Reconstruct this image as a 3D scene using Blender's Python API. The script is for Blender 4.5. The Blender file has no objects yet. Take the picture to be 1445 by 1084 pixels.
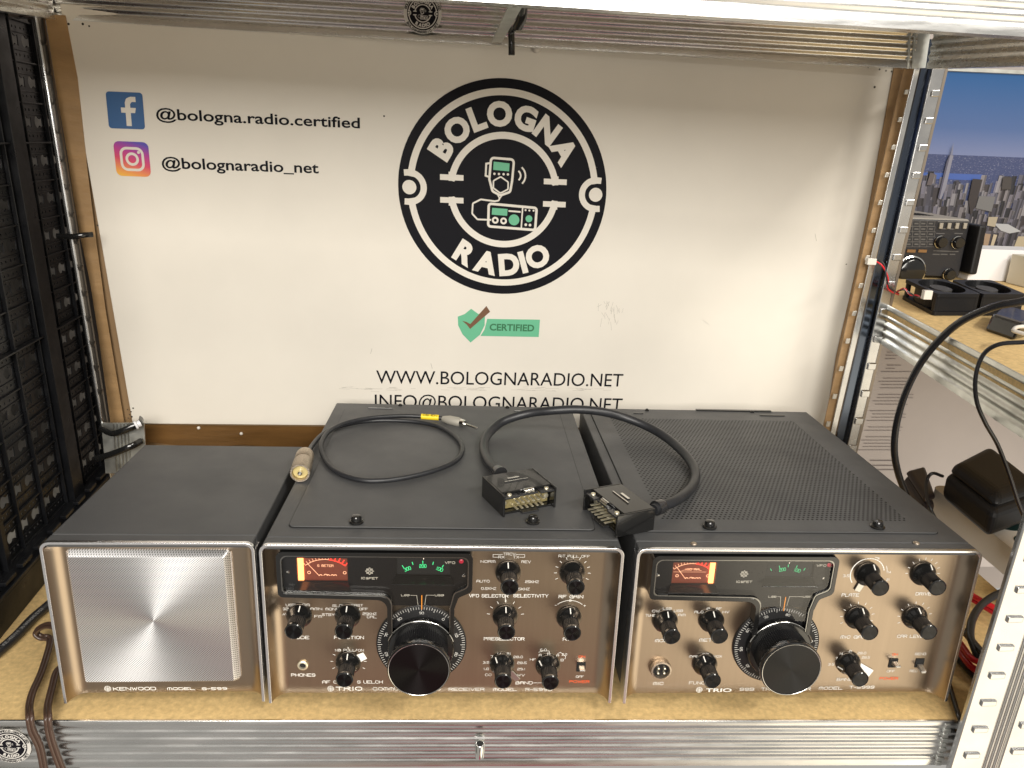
import bpy, bmesh, math, random
from mathutils import Vector, Matrix
from mathutils.geometry import tessellate_polygon
random.seed(7)
sc = bpy.context.scene
# ------------------------------------------------------------------ camera
CAMP = Vector((0.1528, -0.5124, 0.4388))
RX = Vector((0.99840359, -0.0427828, 0.03687687))
RU = Vector((-0.02238298, 0.29975199, 0.95375455))
RF = Vector((0.05185821, 0.95305738, -0.29831586))
F, W, H = 1095.4535, 1445, 1084
cd = bpy.data.cameras.new('camera'); cam = bpy.data.objects.new('camera', cd); sc.collection.objects.link(cam)
m = Matrix((RX, RU, -RF)).transposed().to_4x4(); m.translation = CAMP; cam.matrix_world = m
cd.sensor_width = 36; cd.lens = F/W*36; cd.clip_start = 0.01; cd.clip_end = 50
sc.camera = cam
# ------------------------------------------------------------------ world (dim room, seen only in reflections)
wd = bpy.data.worlds.new('World'); sc.world = wd; wd.use_nodes = True
wn, wl = wd.node_tree.nodes, wd.node_tree.links
bg = wn['Background']
tc = wn.new('ShaderNodeTexCoord')
def blob(dirv, lo, hi):
    d = Vector(dirv).normalized()
    n = wn.new('ShaderNodeVectorMath'); n.operation = 'DOT_PRODUCT'; n.inputs[1].default_value = d
    nm = wn.new('ShaderNodeVectorMath'); nm.operation = 'NORMALIZE'
    wl.new(tc.outputs['Generated'], nm.inputs[0]); wl.new(nm.outputs[0], n.inputs[0])
    r = wn.new('ShaderNodeMapRange'); r.interpolation_type = 'SMOOTHSTEP'
    r.inputs['From Min'].default_value = lo; r.inputs['From Max'].default_value = hi
    wl.new(n.outputs['Value'], r.inputs['Value']); return r.outputs[0]
def mixc(a, fac, col):
    n = wn.new('ShaderNodeMix'); n.data_type = 'RGBA'
    wl.new(fac, n.inputs['Factor'])
    if isinstance(a, tuple): n.inputs[6].default_value = a
    else: wl.new(a, n.inputs[6])
    n.inputs[7].default_value = col; return n.outputs[2]
c = (0.50, 0.48, 0.445, 1)
c = mixc(c, blob((0.75, -0.78, -0.5), 0.90, 0.972), (2.9, 2.55, 1.95, 1))     # bright lit room on the right
c = mixc(c, blob((-0.9, -0.6, -0.3), 0.7, 0.95), (0.46, 0.44, 0.40, 1))
c = mixc(c, blob((0.06, -0.75, -0.62), 0.945, 0.99), (0.42, 0.33, 0.235, 1))
c = mixc(c, blob((0.06, -0.67, -0.74), 0.978, 0.992), (0.50, 0.02, 0.10, 1))  # somebody's red jumper
c = mixc(c, blob((0.02, -0.78, -0.25), 0.975, 0.992), (0.10, 0.06, 0.05, 1))
c = mixc(c, blob((0.1, -0.75, 0.62), 0.90, 0.97), (1.3, 1.22, 1.1, 1))
wl.new(c, bg.inputs['Color']); bg.inputs['Strength'].default_value = 0.85
# ------------------------------------------------------------------ lamps
def area(name, loc, target, sx, sy, e, col):
    l = bpy.data.lights.new(name, 'AREA'); l.shape = 'RECTANGLE'; l.size = sx; l.size_y = sy; l.energy = e; l.color = col
    o = bpy.data.objects.new(name, l); sc.collection.objects.link(o); o.location = loc
    o.rotation_euler = (Vector(target)-Vector(loc)).to_track_quat('-Z', 'Y').to_euler(); return o
area('room_light', (0.1, -2.6, 1.30), (0.2, 0.2, 0.2), 1.6, 1.15, 100, (1.0, 0.95, 0.875))
area('ceiling_tube_light', (1.5, -1.3, 1.9), (0.25, 0.05, 0.1), 1.0, 0.12, 30, (1.0, 0.95, 0.86))
sc.view_settings.view_transform = 'Standard'; sc.view_settings.look = 'None'
sc.view_settings.exposure = 0.0; sc.view_settings.gamma = 1.0
sc.view_settings.use_curve_mapping = False

# ------------------------------------------------------------------ projection helpers (photo pixel -> point on a real plane)
def ray(u, v): return RX*((u-W/2)/F) + RU*((H/2-v)/F) + RF
def at(u, v, ax, val):
    d = ray(u, v); t = (val-CAMP[ax])/d[ax]; return CAMP+d*t
def AY(u, v, y): return at(u, v, 1, y)
def AZ(u, v, z=0.0): return at(u, v, 2, z)
class Frame:
    def __init__(s, o, yaw): s.o = Vector(o); s.y = yaw; s.R = Matrix.Rotation(-yaw, 3, 'Z')
    def px(s, u, v, ax, val):
        c = s.R @ (CAMP-s.o); d = s.R @ ray(u, v); return c+d*((val-c[ax])/d[ax])
# ------------------------------------------------------------------ materials
MATS = {}
def nmat(name):
    m = bpy.data.materials.new(name); m.use_nodes = True; MATS[name] = m
    return m, m.node_tree.nodes, m.node_tree.links, m.node_tree.nodes['Principled BSDF']
def noise(n, l, scale, vec=(1, 1, 1), detail=4, rough=0.6, coord='Object'):
    t = n.new('ShaderNodeTexCoord'); mp = n.new('ShaderNodeMapping'); mp.inputs['Scale'].default_value = vec
    x = n.new('ShaderNodeTexNoise'); x.inputs['Scale'].default_value = scale; x.inputs['Detail'].default_value = detail
    x.inputs['Roughness'].default_value = rough
    l.new(t.outputs[coord], mp.inputs[0]); l.new(mp.outputs[0], x.inputs['Vector']); return x.outputs['Fac']
def ramp(n, l, fac, stops):
    r = n.new('ShaderNodeValToRGB'); l.new(fac, r.inputs[0]); e = r.color_ramp.elements
    while len(e) < len(stops): e.new(0.5)
    for i, (p, c) in enumerate(stops): e[i].position = p; e[i].color = (c[0], c[1], c[2], 1) if not isinstance(c, float) else (c, c, c, 1)
    return r.outputs[0]
def bumpit(n, l, b, fac, strength, dist):
    x = n.new('ShaderNodeBump'); x.inputs['Strength'].default_value = strength; x.inputs['Distance'].default_value = dist
    l.new(fac, x.inputs['Height']); l.new(x.outputs[0], b.inputs['Normal'])
def S(name, col, rough=0.5, metal=0.0, var=0.0, vs=40, vec=(1, 1, 1), bump=0, bs=400, bvec=(1, 1, 1), rvar=0, emis=0, coat=0, spec=0.5, detail=4):
    m, n, l, b = nmat(name)
    b.inputs['Base Color'].default_value = (*col, 1); b.inputs['Roughness'].default_value = rough; b.inputs['Metallic'].default_value = metal
    b.inputs['Specular IOR Level'].default_value = spec; b.inputs['Coat Weight'].default_value = coat
    if emis: b.inputs['Emission Color'].default_value = (*col, 1); b.inputs['Emission Strength'].default_value = emis
    if var:
        f = noise(n, l, vs, vec, detail)
        l.new(ramp(n, l, f, [(0.3, tuple(x*(1-var) for x in col)), (0.7, tuple(min(1, x*(1+var)) for x in col))]), b.inputs['Base Color'])
    if rvar:
        f = noise(n, l, vs*1.7, vec, detail)
        l.new(ramp(n, l, f, [(0.3, max(0.02, rough-rvar)), (0.7, min(1.0, rough+rvar))]), b.inputs['Roughness'])
    if bump: bumpit(n, l, b, noise(n, l, bs, bvec, 3), 1.0, bump)
    return m
galv = S('galvanised_steel', (0.70, 0.70, 0.69), 0.27, 1, var=0.13, vs=10, vec=(1.2, 4, 11), rvar=0.08, bump=0.0002, bs=14, detail=6)
galv_post = S('galvanised_post_steel', (0.58, 0.58, 0.58), 0.24, 1, var=0.05, vs=18, rvar=0.06)
galv_matt = S('matt_galvanised_steel', (0.62, 0.63, 0.60), 0.42, 1, var=0.1, vs=30, rvar=0.1)
chip = S('chipboard', (0.64, 0.455, 0.205), 0.72, var=0.20, vs=210, vec=(1, 1, 1), bump=0.0002, bs=700, detail=10)
casem = S('grey_crinkle_paint', (0.070, 0.071, 0.073), 0.50, var=0.10, vs=14, bump=0.00008, bs=3500, rvar=0.06)
dark_in = S('dark_interior', (0.006, 0.006, 0.006), 0.8)
blackp = S('gloss_black_plastic', (0.008, 0.008, 0.008), 0.16, coat=0.3, rvar=0.05, vs=60)
blackm = S('matt_black_plastic', (0.009, 0.009, 0.010), 0.45, spec=0.3, bump=0.0001, bs=900)
crate = S('black_crate_plastic', (0.007, 0.0075, 0.009), 0.36, var=0.3, vs=30, rvar=0.1, spec=0.3)
rubber = S('black_cable_rubber', (0.018, 0.019, 0.022), 0.40, var=0.2, vs=120, bump=0.0001, bs=500)
shiny_rubber = S('shiny_cable_sheath', (0.014, 0.014, 0.016), 0.22)
brown_cord = S('brown_cord_plastic', (0.060, 0.034, 0.024), 0.32)
red_cord = S('red_cable_plastic', (0.66, 0.02, 0.03), 0.35)
trimm = S('polished_aluminium', (0.90, 0.90, 0.92), 0.26, 1)
chrome = S('chrome', (0.78, 0.77, 0.74), 0.14, 1)
brass = S('nickel_pins', (0.88, 0.82, 0.64), 0.38, 0.85)
oldnickel = S('tarnished_nickel', (0.55, 0.47, 0.38), 0.42, 1, var=0.3, vs=900, bump=0.0003, bs=900)
white_ink = S('white_ink', (0.80, 0.78, 0.73), 0.6)
cream_ink = S('cream_ink', (0.66, 0.62, 0.52), 0.6)
orange_ink = S('orange_ink', (0.75, 0.12, 0.04), 0.6)
board_w = S('white_board', (0.73, 0.69, 0.615), 0.42, var=0.035, vs=7, bump=0.0003, bs=14, rvar=0.06)
black_ink = S('black_ink', (0.006, 0.006, 0.009), 0.5, spec=0.12)
blue_ink = S('blue_ink', (0.035, 0.115, 0.29), 0.45)
green_ink = S('green_ink', (0.13, 0.46, 0.27), 0.5)
dgreen_ink = S('dark_green_ink', (0.03, 0.16, 0.07), 0.5)
brown_ink = S('brown_ink', (0.16, 0.075, 0.035), 0.5)
grey_smudge = S('scuff_grey', (0.36, 0.34, 0.30), 0.6)
tape = S('brown_packing_tape', (0.33, 0.205, 0.095), 0.45, var=0.15, vs=16, vec=(1, 1, 3), bump=0.001, bs=40, bvec=(1, 1, 3), rvar=0.1)
gloss_tape = S('glossy_brown_tape', (0.13, 0.066, 0.022), 0.16, var=0.2, vs=12, vec=(1, 1, 8), bump=0.0015, bs=14, bvec=(1, 1, 5))
white_pl = S('white_plastic', (0.66, 0.62, 0.56), 0.4)
grey_pl = S('pale_grey_plastic', (0.52, 0.49, 0.46), 0.45)
beige_pl = S('beige_plastic', (0.55, 0.49, 0.36), 0.45)
yellow = S('yellow_label', (0.85, 0.62, 0.02), 0.5)
paper = S('paper', (0.70, 0.69, 0.70), 0.6)
wallm = S('grey_wall_paint', (0.36, 0.32, 0.30), 0.6, var=0.06, vs=5)
sheetm = S('printed_card', (0.50, 0.455, 0.44), 0.32, var=0.05, vs=6, bump=0.002, bs=5)
greyled = S('lever_grey_metal', (0.55, 0.54, 0.52), 0.3, 1)
glow_o = S('glowing_orange', (1.0, 0.30, 0.09), 0.5, emis=3.6)
glow_face = S('meter_face_glow', (0.17, 0.04, 0.02), 0.5, emis=0.12)
glow_line = S('meter_line_glow', (1.0, 0.52, 0.30), 0.5, emis=0.75)
glow_red = S('meter_red_glow', (0.95, 0.05, 0.03), 0.5, emis=1.0)
glow_g = S('green_scale_glow', (0.05, 0.62, 0.22), 0.5, emis=0.8)
glow_w = S('white_pointer_glow', (1.0, 0.85, 0.7), 0.5, emis=1.2)
red_led = S('red_indicator', (0.5, 0.02, 0.05), 0.3)
orange_hair = S('orange_dial_line', (0.9, 0.32, 0.03), 0.4, emis=0.35)
# brushed bronze panel
def bronze():
    m, n, l, b = nmat('brushed_bronze')
    f = noise(n, l, 260, (1, 1, 0.02), 5)
    l.new(ramp(n, l, f, [(0.3, (0.395, 0.32, 0.245)), (0.7, (0.415, 0.335, 0.258))]), b.inputs['Base Color'])
    f2 = noise(n, l, 500, (1, 1, 0.02), 4)
    l.new(ramp(n, l, f2, [(0.3, 0.28), (0.7, 0.31)]), b.inputs['Roughness'])
    b.inputs['Metallic'].default_value = 1.0
    b.inputs['Anisotropic'].default_value = 0.75
    t = n.new('ShaderNodeCombineXYZ'); t.inputs[0].default_value = 1; l.new(t.outputs[0], b.inputs['Tangent'])
    pass
    return m
bronzem = bronze()
def grille_mat():
    m, n, l, b = nmat('perforated_spun_aluminium')
    t = n.new('ShaderNodeTexCoord'); mp = n.new('ShaderNodeMapping'); mp.inputs['Rotation'].default_value = (0, math.radians(45), 0)
    sx = n.new('ShaderNodeSeparateXYZ'); l.new(t.outputs['Object'], mp.inputs[0]); l.new(mp.outputs[0], sx.inputs[0])
    outs = []
    for ax in ('X', 'Z'):
        a = n.new('ShaderNodeMath'); a.operation = 'MULTIPLY'; a.inputs[1].default_value = 2*math.pi/0.00135; l.new(sx.outputs[ax], a.inputs[0])
        s_ = n.new('ShaderNodeMath'); s_.operation = 'SINE'; l.new(a.outputs[0], s_.inputs[0]); outs.append(s_.outputs[0])
    p = n.new('ShaderNodeMath'); p.operation = 'ADD'; l.new(outs[0], p.inputs[0]); l.new(outs[1], p.inputs[1])
    r = n.new('ShaderNodeMapRange'); r.inputs['From Min'].default_value = 0.55; r.inputs['From Max'].default_value = 1.0
    l.new(p.outputs[0], r.inputs['Value'])
    mx = n.new('ShaderNodeMix'); mx.data_type = 'RGBA'; l.new(r.outputs[0], mx.inputs['Factor'])
    mx.inputs[6].default_value = (0.90, 0.90, 0.91, 1); mx.inputs[7].default_value = (0.22, 0.22, 0.22, 1)
    l.new(mx.outputs[2], b.inputs['Base Color'])
    b.inputs['Metallic'].default_value = 1; b.inputs['Roughness'].default_value = 0.46; b.inputs['Anisotropic'].default_value = 0.72; b.inputs['Anisotropic Rotation'].default_value = 0.25
    tg = n.new('ShaderNodeTangent'); tg.direction_type = 'RADIAL'; tg.axis = 'Y'; l.new(tg.outputs[0], b.inputs['Tangent'])
    return m
grillem = grille_mat()
def spun(name, col, rough):
    m, n, l, b = nmat(name)
    b.inputs['Base Color'].default_value = (*col, 1); b.inputs['Metallic'].default_value = 1; b.inputs['Roughness'].default_value = rough
    b.inputs['Anisotropic'].default_value = 0.9; b.inputs['Anisotropic Rotation'].default_value = 0.25
    tg = n.new('ShaderNodeTangent'); tg.direction_type = 'RADIAL'; tg.axis = 'Y'; l.new(tg.outputs[0], b.inputs['Tangent']); return m
spun_black = spun('spun_black_aluminium', (0.032, 0.032, 0.033), 0.27)
def glassm():
    m, n, l, b = nmat('window_glass')
    n.remove(b); g = n.new('ShaderNodeBsdfGlossy'); g.inputs['Roughness'].default_value = 0.03
    t = n.new('ShaderNodeBsdfTransparent'); fr = n.new('ShaderNodeFresnel'); fr.inputs['IOR'].default_value = 1.6
    x = n.new('ShaderNodeMixShader'); l.new(fr.outputs[0], x.inputs[0]); l.new(t.outputs[0], x.inputs[1]); l.new(g.outputs[0], x.inputs[2])
    l.new(x.outputs[0], n['Material Output'].inputs['Surface']); return m
glass = glassm()
def gradient_mat(name, axis, p0, p1, stops, rough=0.5, sp=0.0):
    m, n, l, b = nmat(name); t = n.new('ShaderNodeTexCoord'); s = n.new('ShaderNodeSeparateXYZ'); l.new(t.outputs['Object'], s.inputs[0])
    r = n.new('ShaderNodeMapRange'); r.inputs['From Min'].default_value = p0; r.inputs['From Max'].default_value = p1
    l.new(s.outputs[axis], r.inputs['Value'])
    o = r.outputs[0]
    if sp:
        a = n.new('ShaderNodeMath'); a.operation = 'MULTIPLY_ADD'; a.inputs[1].default_value = sp; l.new(noise(n, l, 40, (1, 1, 2), 6), a.inputs[0]); l.new(o, a.inputs[2]); o = a.outputs[0]
    l.new(ramp(n, l, o, stops), b.inputs['Base Color']); b.inputs['Roughness'].default_value = rough; return m
def attr_mat(name, rough=0.5):
    m, n, l, b = nmat(name); a = n.new('ShaderNodeAttribute'); a.attribute_name = 'Col'; l.new(a.outputs['Color'], b.inputs['Base Color'])
    b.inputs['Roughness'].default_value = rough; return m
# ------------------------------------------------------------------ object helpers
def link(o, parent=None, label=None, cat=None, group=None, kind=None):
    sc.collection.objects.link(o)
    if parent: o.parent = parent
    if label: o['label'] = label
    if cat: o['category'] = cat
    if group: o['group'] = group
    if kind: o['kind'] = kind
    return o
def thing(name, label, cat, loc=(0, 0, 0), rz=0.0, group=None):
    o = bpy.data.objects.new(name, None); o.empty_display_size = 0.02
    o.location = loc; o.rotation_euler = (0, 0, rz); return link(o, None, label, cat, group)
def copy_tree(o, parent=None):
    c_ = o.copy(); sc.collection.objects.link(c_); c_.parent = parent
    for ch in list(o.children): copy_tree(ch, c_)
    return c_
class MB:
    def __init__(s): s.v = []; s.f = []; s.col = None
    def add(s, vs, fs):
        b = len(s.v); s.v += [tuple(x) for x in vs]; s.f += [tuple(b+i for i in f) for f in fs]; return s
    def box(s, x0, x1, y0, y1, z0, z1):
        return s.add([(x0, y0, z0), (x1, y0, z0), (x1, y1, z0), (x0, y1, z0), (x0, y0, z1), (x1, y0, z1), (x1, y1, z1), (x0, y1, z1)],
                     [(0, 3, 2, 1), (4, 5, 6, 7), (0, 1, 5, 4), (1, 2, 6, 5), (2, 3, 7, 6), (3, 0, 4, 7)])
    def hexa(s, q0, q1):
        """solid between two quads"""
        return s.add(list(q0)+list(q1), [(0, 3, 2, 1), (4, 5, 6, 7), (0, 1, 5, 4), (1, 2, 6, 5), (2, 3, 7, 6), (3, 0, 4, 7)])
    def lathe(s, prof, o, d, seg=32, cap0=True, cap1=True, flute=None):
        """prof: list of (r, t) along d from o; flute=(i0,i1,n,depth) modulates rings"""
        o = Vector(o); d = Vector(d).normalized(); a = d.orthogonal().normalized(); b_ = d.cross(a)
        vs = []; n = len(prof)
        for i, (r, t) in enumerate(prof):
            for k in range(seg):
                rr = r
                if flute and flute[0] <= i <= flute[1] and k % 2: rr = r-flute[2]
                an = 2*math.pi*k/seg; vs.append(o+d*t+a*math.cos(an)*rr+b_*math.sin(an)*rr)
        fs = []
        for i in range(n-1):
            for k in range(seg):
                k2 = (k+1) % seg; fs.append((i*seg+k, i*seg+k2, (i+1)*seg+k2, (i+1)*seg+k))
        if cap0: fs.append(tuple(reversed(range(seg))))
        if cap1: fs.append(tuple((n-1)*seg+k for k in range(seg)))
        return s.add(vs, fs)
    def tube(s, pts, r, seg=12, smooth=6, flat=None):
        pts = [Vector(p) for p in pts]
        if smooth: pts = catmull(pts, smooth)
        up = Vector((0, 0, 1)); vs = []; n = len(pts)
        tprev = None; a = None
        for i, p in enumerate(pts):
            t = (pts[min(i+1, n-1)]-pts[max(i-1, 0)]).normalized()
            if a is None: a = t.orthogonal().normalized() if abs(t.z) > .95 else t.cross(up).normalized()
            else: a = (a-t*a.dot(t)).normalized()
            b_ = t.cross(a)
            for k in range(seg):
                an = 2*math.pi*k/seg; vs.append(p+a*math.cos(an)*r+b_*math.sin(an)*r*(flat or 1))
        fs = [(i*seg+k, i*seg+(k+1) % seg, (i+1)*seg+(k+1) % seg, (i+1)*seg+k) for i in range(n-1) for k in range(seg)]
        fs += [tuple(reversed(range(seg))), tuple((n-1)*seg+k for k in range(seg))]
        return s.add(vs, fs)
    def prism(s, loops, P0, P1):
        """loops: outer + holes in 2D, P0/P1: maps (a,b)->3D for the two ends"""
        flat_ = [p for lp in loops for p in lp]; n = len(flat_)
        tris = tessellate_polygon([[Vector((a, b, 0)) for a, b in lp] for lp in loops])
        vs = [P0(*p) for p in flat_]+[P1(*p) for p in flat_]
        fs = [tuple(t) for t in tris]+[tuple(n+i for i in reversed(t)) for t in tris]
        b = 0
        for lp in loops:
            k = len(lp)
            for i in range(k):
                j = (i+1) % k; fs.append((b+i, b+j, n+b+j, n+b+i))
            b += k
        return s.add(vs, fs)
    def build(s, name, mat, parent=None, bevel=0, smooth=None, seg=2, loc=None, **kw):
        me = bpy.data.meshes.new(name); me.from_pydata(s.v, [], s.f); me.update()
        bm = bmesh.new(); bm.from_mesh(me); bmesh.ops.recalc_face_normals(bm, faces=bm.faces); bm.to_mesh(me); bm.free()
        for mm in (mat if isinstance(mat, (list, tuple)) else [mat]): me.materials.append(mm)
        o = bpy.data.objects.new(name, me)
        if smooth is not None:
            me.shade_smooth(); me.set_sharp_from_angle(angle=math.radians(smooth))
        if bevel:
            b = o.modifiers.new('bevel', 'BEVEL'); b.width = bevel; b.segments = seg; b.limit_method = 'ANGLE'; b.angle_limit = math.radians(40)
        if loc: o.location = loc
        return link(o, parent, **kw)
def catmull(pts, n):
    out = []; P = [pts[0]*2-pts[1]]+pts+[pts[-1]*2-pts[-2]]
    for i in range(1, len(P)-2):
        for k in range(n):
            t = k/n; a, b, c_, d = P[i-1], P[i], P[i+1], P[i+2]
            out.append(0.5*((2*b)+(c_-a)*t+(2*a-5*b+4*c_-d)*t*t+(3*b-a-3*c_+d)*t**3))
    out.append(pts[-1]); return out
def fillet(pts, rs, n=6):
    out = []; k = len(pts)
    for i in range(k):
        p = Vector(pts[i]); a = Vector(pts[i-1])-p; b = Vector(pts[(i+1) % k])-p; r = rs[i] if isinstance(rs, (list, tuple)) else rs
        if r <= 0: out.append(tuple(p)); continue
        an = a.angle(b); t = min(r/math.tan(an/2), a.length*.49, b.length*.49); r2 = t*math.tan(an/2)
        A = p+a.normalized()*t; B = p+b.normalized()*t; C = p+(a.normalized()+b.normalized()).normalized()*(r2/math.sin(an/2))
        va = A-C; vb = B-C; a0 = math.atan2(va.y, va.x); da = math.atan2(vb.y, vb.x)-a0
        while da > math.pi: da -= 2*math.pi
        while da < -math.pi: da += 2*math.pi
        for j in range(n+1): q = a0+da*j/n; out.append((C.x+r2*math.cos(q), C.y+r2*math.sin(q)))
    return out
def circ(cx, cy, r, n=32, a0=0.0): return [(cx+r*math.cos(a0+2*math.pi*i/n), cy+r*math.sin(a0+2*math.pi*i/n)) for i in range(n)]
def rect(x0, x1, y0, y1, r=0, n=5):
    p = [(x0, y0), (x1, y0), (x1, y1), (x0, y1)]; return fillet(p, r, n) if r else p
# flat graphics on any plane
class Flat:
    def __init__(s, O, ea, eb, nn, off=0.00015):
        s.O = Vector(O); s.a = Vector(ea); s.b = Vector(eb); s.n = Vector(nn); s.off = off; s.m = MB(); s.k = 0
    def P(s, a, b, off=None): return s.O+s.a*a+s.b*b+s.n*(s.off if off is None else off)
    def lift(s): s.k += 1; return s.off+(s.k % 7)*0.00001
    def poly(s, pts, holes=(), off=None):
        off = s.lift() if off is None else off; loops = [pts]+list(holes)
        fl = [p for lp in loops for p in lp]
        tris = tessellate_polygon([[Vector((x, y, 0)) for x, y in lp] for lp in loops])
        s.m.add([s.P(x, y, off) for x, y in fl], [tuple(t) for t in tris]); return s
    def stroke(s, pts, w, off=None, closed=False):
        off = s.lift() if off is None else off
        pts = [Vector(p) for p in pts]; n = len(pts); L = []; Rr = []
        for i in range(n):
            if closed: p0, p1 = pts[i-1], pts[(i+1) % n]
            else: p0 = pts[i-1] if i > 0 else None; p1 = pts[i+1] if i < n-1 else None
            p = pts[i]
            if p0 is None: d = (p1-p).normalized(); nm = Vector((-d.y, d.x)); sc_ = 1; ext = -d*w/2
            elif p1 is None: d = (p-p0).normalized(); nm = Vector((-d.y, d.x)); sc_ = 1; ext = d*w/2
            else:
                d0 = (p-p0).normalized(); d1 = (p1-p).normalized(); nm = Vector((-(d0+d1).y, (d0+d1).x))
                if nm.length < 1e-6: nm = Vector((-d0.y, d0.x))
                nm.normalize(); sc_ = min(2.0, 1/max(.35, nm.dot(Vector((-d0.y, d0.x))))); ext = Vector((0, 0))
            if closed: ext = Vector((0, 0))
            L.append(p+ext+nm*w/2*sc_); Rr.append(p+ext-nm*w/2*sc_)
        vs = [s.P(q.x, q.y, off) for q in L]+[s.P(q.x, q.y, off) for q in Rr]
        m_ = n if closed else n-1
        s.m.add(vs, [(i, (i+1) % n, n+(i+1) % n, n+i) for i in range(m_)]); return s
    def arc(s, cx, cy, r, a0, a1, w, n=24, off=None):
        closed = abs(a1-a0) >= 359.9
        k = n if closed else n+1
        return s.stroke([(cx+r*math.cos(math.radians(a0+(a1-a0)*i/n)), cy+r*math.sin(math.radians(a0+(a1-a0)*i/n))) for i in range(k)], w, off, closed)
    def disc(s, cx, cy, r, n=28): return s.poly(circ(cx, cy, r, n))
    def text(s, t, cx, cy, width, h, w, rot=0.0):
        """engraved square-letter stroke font, centred"""
        gl = [(ch, GL.get(ch, ([], 0.5))) for ch in t]
        tot = sum(g[1][1] for g in gl)+0.28*(len(gl)-1); ux = width/tot
        x = -width/2; ca, sa = math.cos(rot), math.sin(rot)
        for ch, (pl, gw) in gl:
            for poly in pl:
                q = [(x+px/4*gw*ux, (py/4-0.5)*h) for px, py in poly]
                s.stroke([(cx+a*ca-b*sa, cy+a*sa+b*ca) for a, b in q], w)
            x += (gw+0.28)*ux
        return s
    def bf(s, t, P0, P1, h, bold=0.0, slant=0.0):
        """built-in font: from point P0 to P1 along the baseline, cap height h"""
        vs, fs, x0, x1, ch = bfont(t, bold)
        P0 = Vector(P0); P1 = Vector(P1); d = (P1-P0)/(x1-x0); up = Vector((-d.y, d.x)).normalized()*(h/ch); up += d.normalized()*slant
        off = s.lift()
        s.m.add([s.P(*(P0+d*(a-x0)+up*b), off) for a, b in vs], fs); return s
    def build(s, name, mat, parent=None, **kw): return s.m.build(name, mat, parent, **kw)
_bf = {}
def bfont(t, bold=0.0):
    if (t, bold) in _bf: return _bf[(t, bold)]
    def ev(tx):
        cu = bpy.data.curves.new('t', 'FONT'); cu.body = tx; cu.size = 1; cu.offset = bold; cu.resolution_u = 4
        o = bpy.data.objects.new('t', cu); sc.collection.objects.link(o)
        bpy.context.view_layer.update()
        me = bpy.data.meshes.new_from_object(o.evaluated_get(bpy.context.evaluated_depsgraph_get()))
        r = ([(v.co.x, v.co.y) for v in me.vertices], [tuple(p.vertices) for p in me.polygons])
        bpy.data.objects.remove(o); bpy.data.curves.remove(cu); bpy.data.meshes.remove(me); return r
    ch = max(v[1] for v in ev('H')[0]); vs, fs = ev(t)
    _bf[(t, bold)] = (vs, fs, min(v[0] for v in vs), max(v[0] for v in vs), ch); return _bf[(t, bold)]
_G = {'A': '00 03 14 34 43 40|02 42', 'B': '00 04 34 43 32 02|32 41 30 00', 'C': '43 34 14 03 01 10 30 41', 'D': '00 04 34 43 41 30 00',
 'E': '44 04 00 40|02 32', 'F': '44 04 00|02 32', 'G': '43 34 14 03 01 10 40 42 22', 'H': '00 04|40 44|02 42', 'I': '20 24', 'J': '44 41 30 10 01',
 'K': '00 04|44 12 02|12 40', 'L': '04 00 40', 'M': '00 03 14 34 43 40|24 20', 'N': '00 04 40 44', 'O': '10 01 03 14 34 43 41 30 10',
 'P': '00 04 34 43 32 02', 'R': '00 04 34 43 32 02|22 40', 'S': '43 34 14 03 12 32 41 30 10 01', 'T': '04 44|24 20', 'U': '04 01 10 30 41 44',
 'V': '04 20 44', 'W': '04 10 23 30 44', 'X': '04 40|00 44', 'Y': '04 22 44|22 20', 'Z': '04 44 00 40', '0': '10 01 03 14 34 43 41 30 10',
 '1': '13 24 20', '2': '03 14 34 43 32 12 01 00 40', '3': '04 34 43 32 12|32 41 30 00', '4': '30 34 01 41', '5': '44 04 02 32 41 30 00',
 '6': '34 14 03 01 10 30 41 32 02', '7': '04 44 20', '8': '12 03 14 34 43 32 12 01 10 30 41 32', '9': '10 30 41 43 34 14 03 12 42',
 '-': '02 42', '.': '20 21', '&': '40 13 24 33 11 10 30 42', '/': '00 44', '+': '02 42|20 24'}
GL = {k: ([[(int(p[0]), int(p[1])) for p in s_.split()] for s_ in v.split('|')], 0.28 if k in 'I.' else (0.5 if k == '1' else (0.6 if k == '-' else 1.0))) for k, v in _G.items()}
GL[' '] = ([], 0.6)
AX = Vector((1, 0, 0)); AYv = Vector((0, 1, 0)); AZv = Vector((0, 0, 1))

# ================================================================== SETTING: shelving
YF = -0.0066
shelf = thing('shelving_unit', 'galvanised steel shelving bay that holds the three radio sets and the white sign board', 'shelving', (0, 0, 0))
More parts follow.
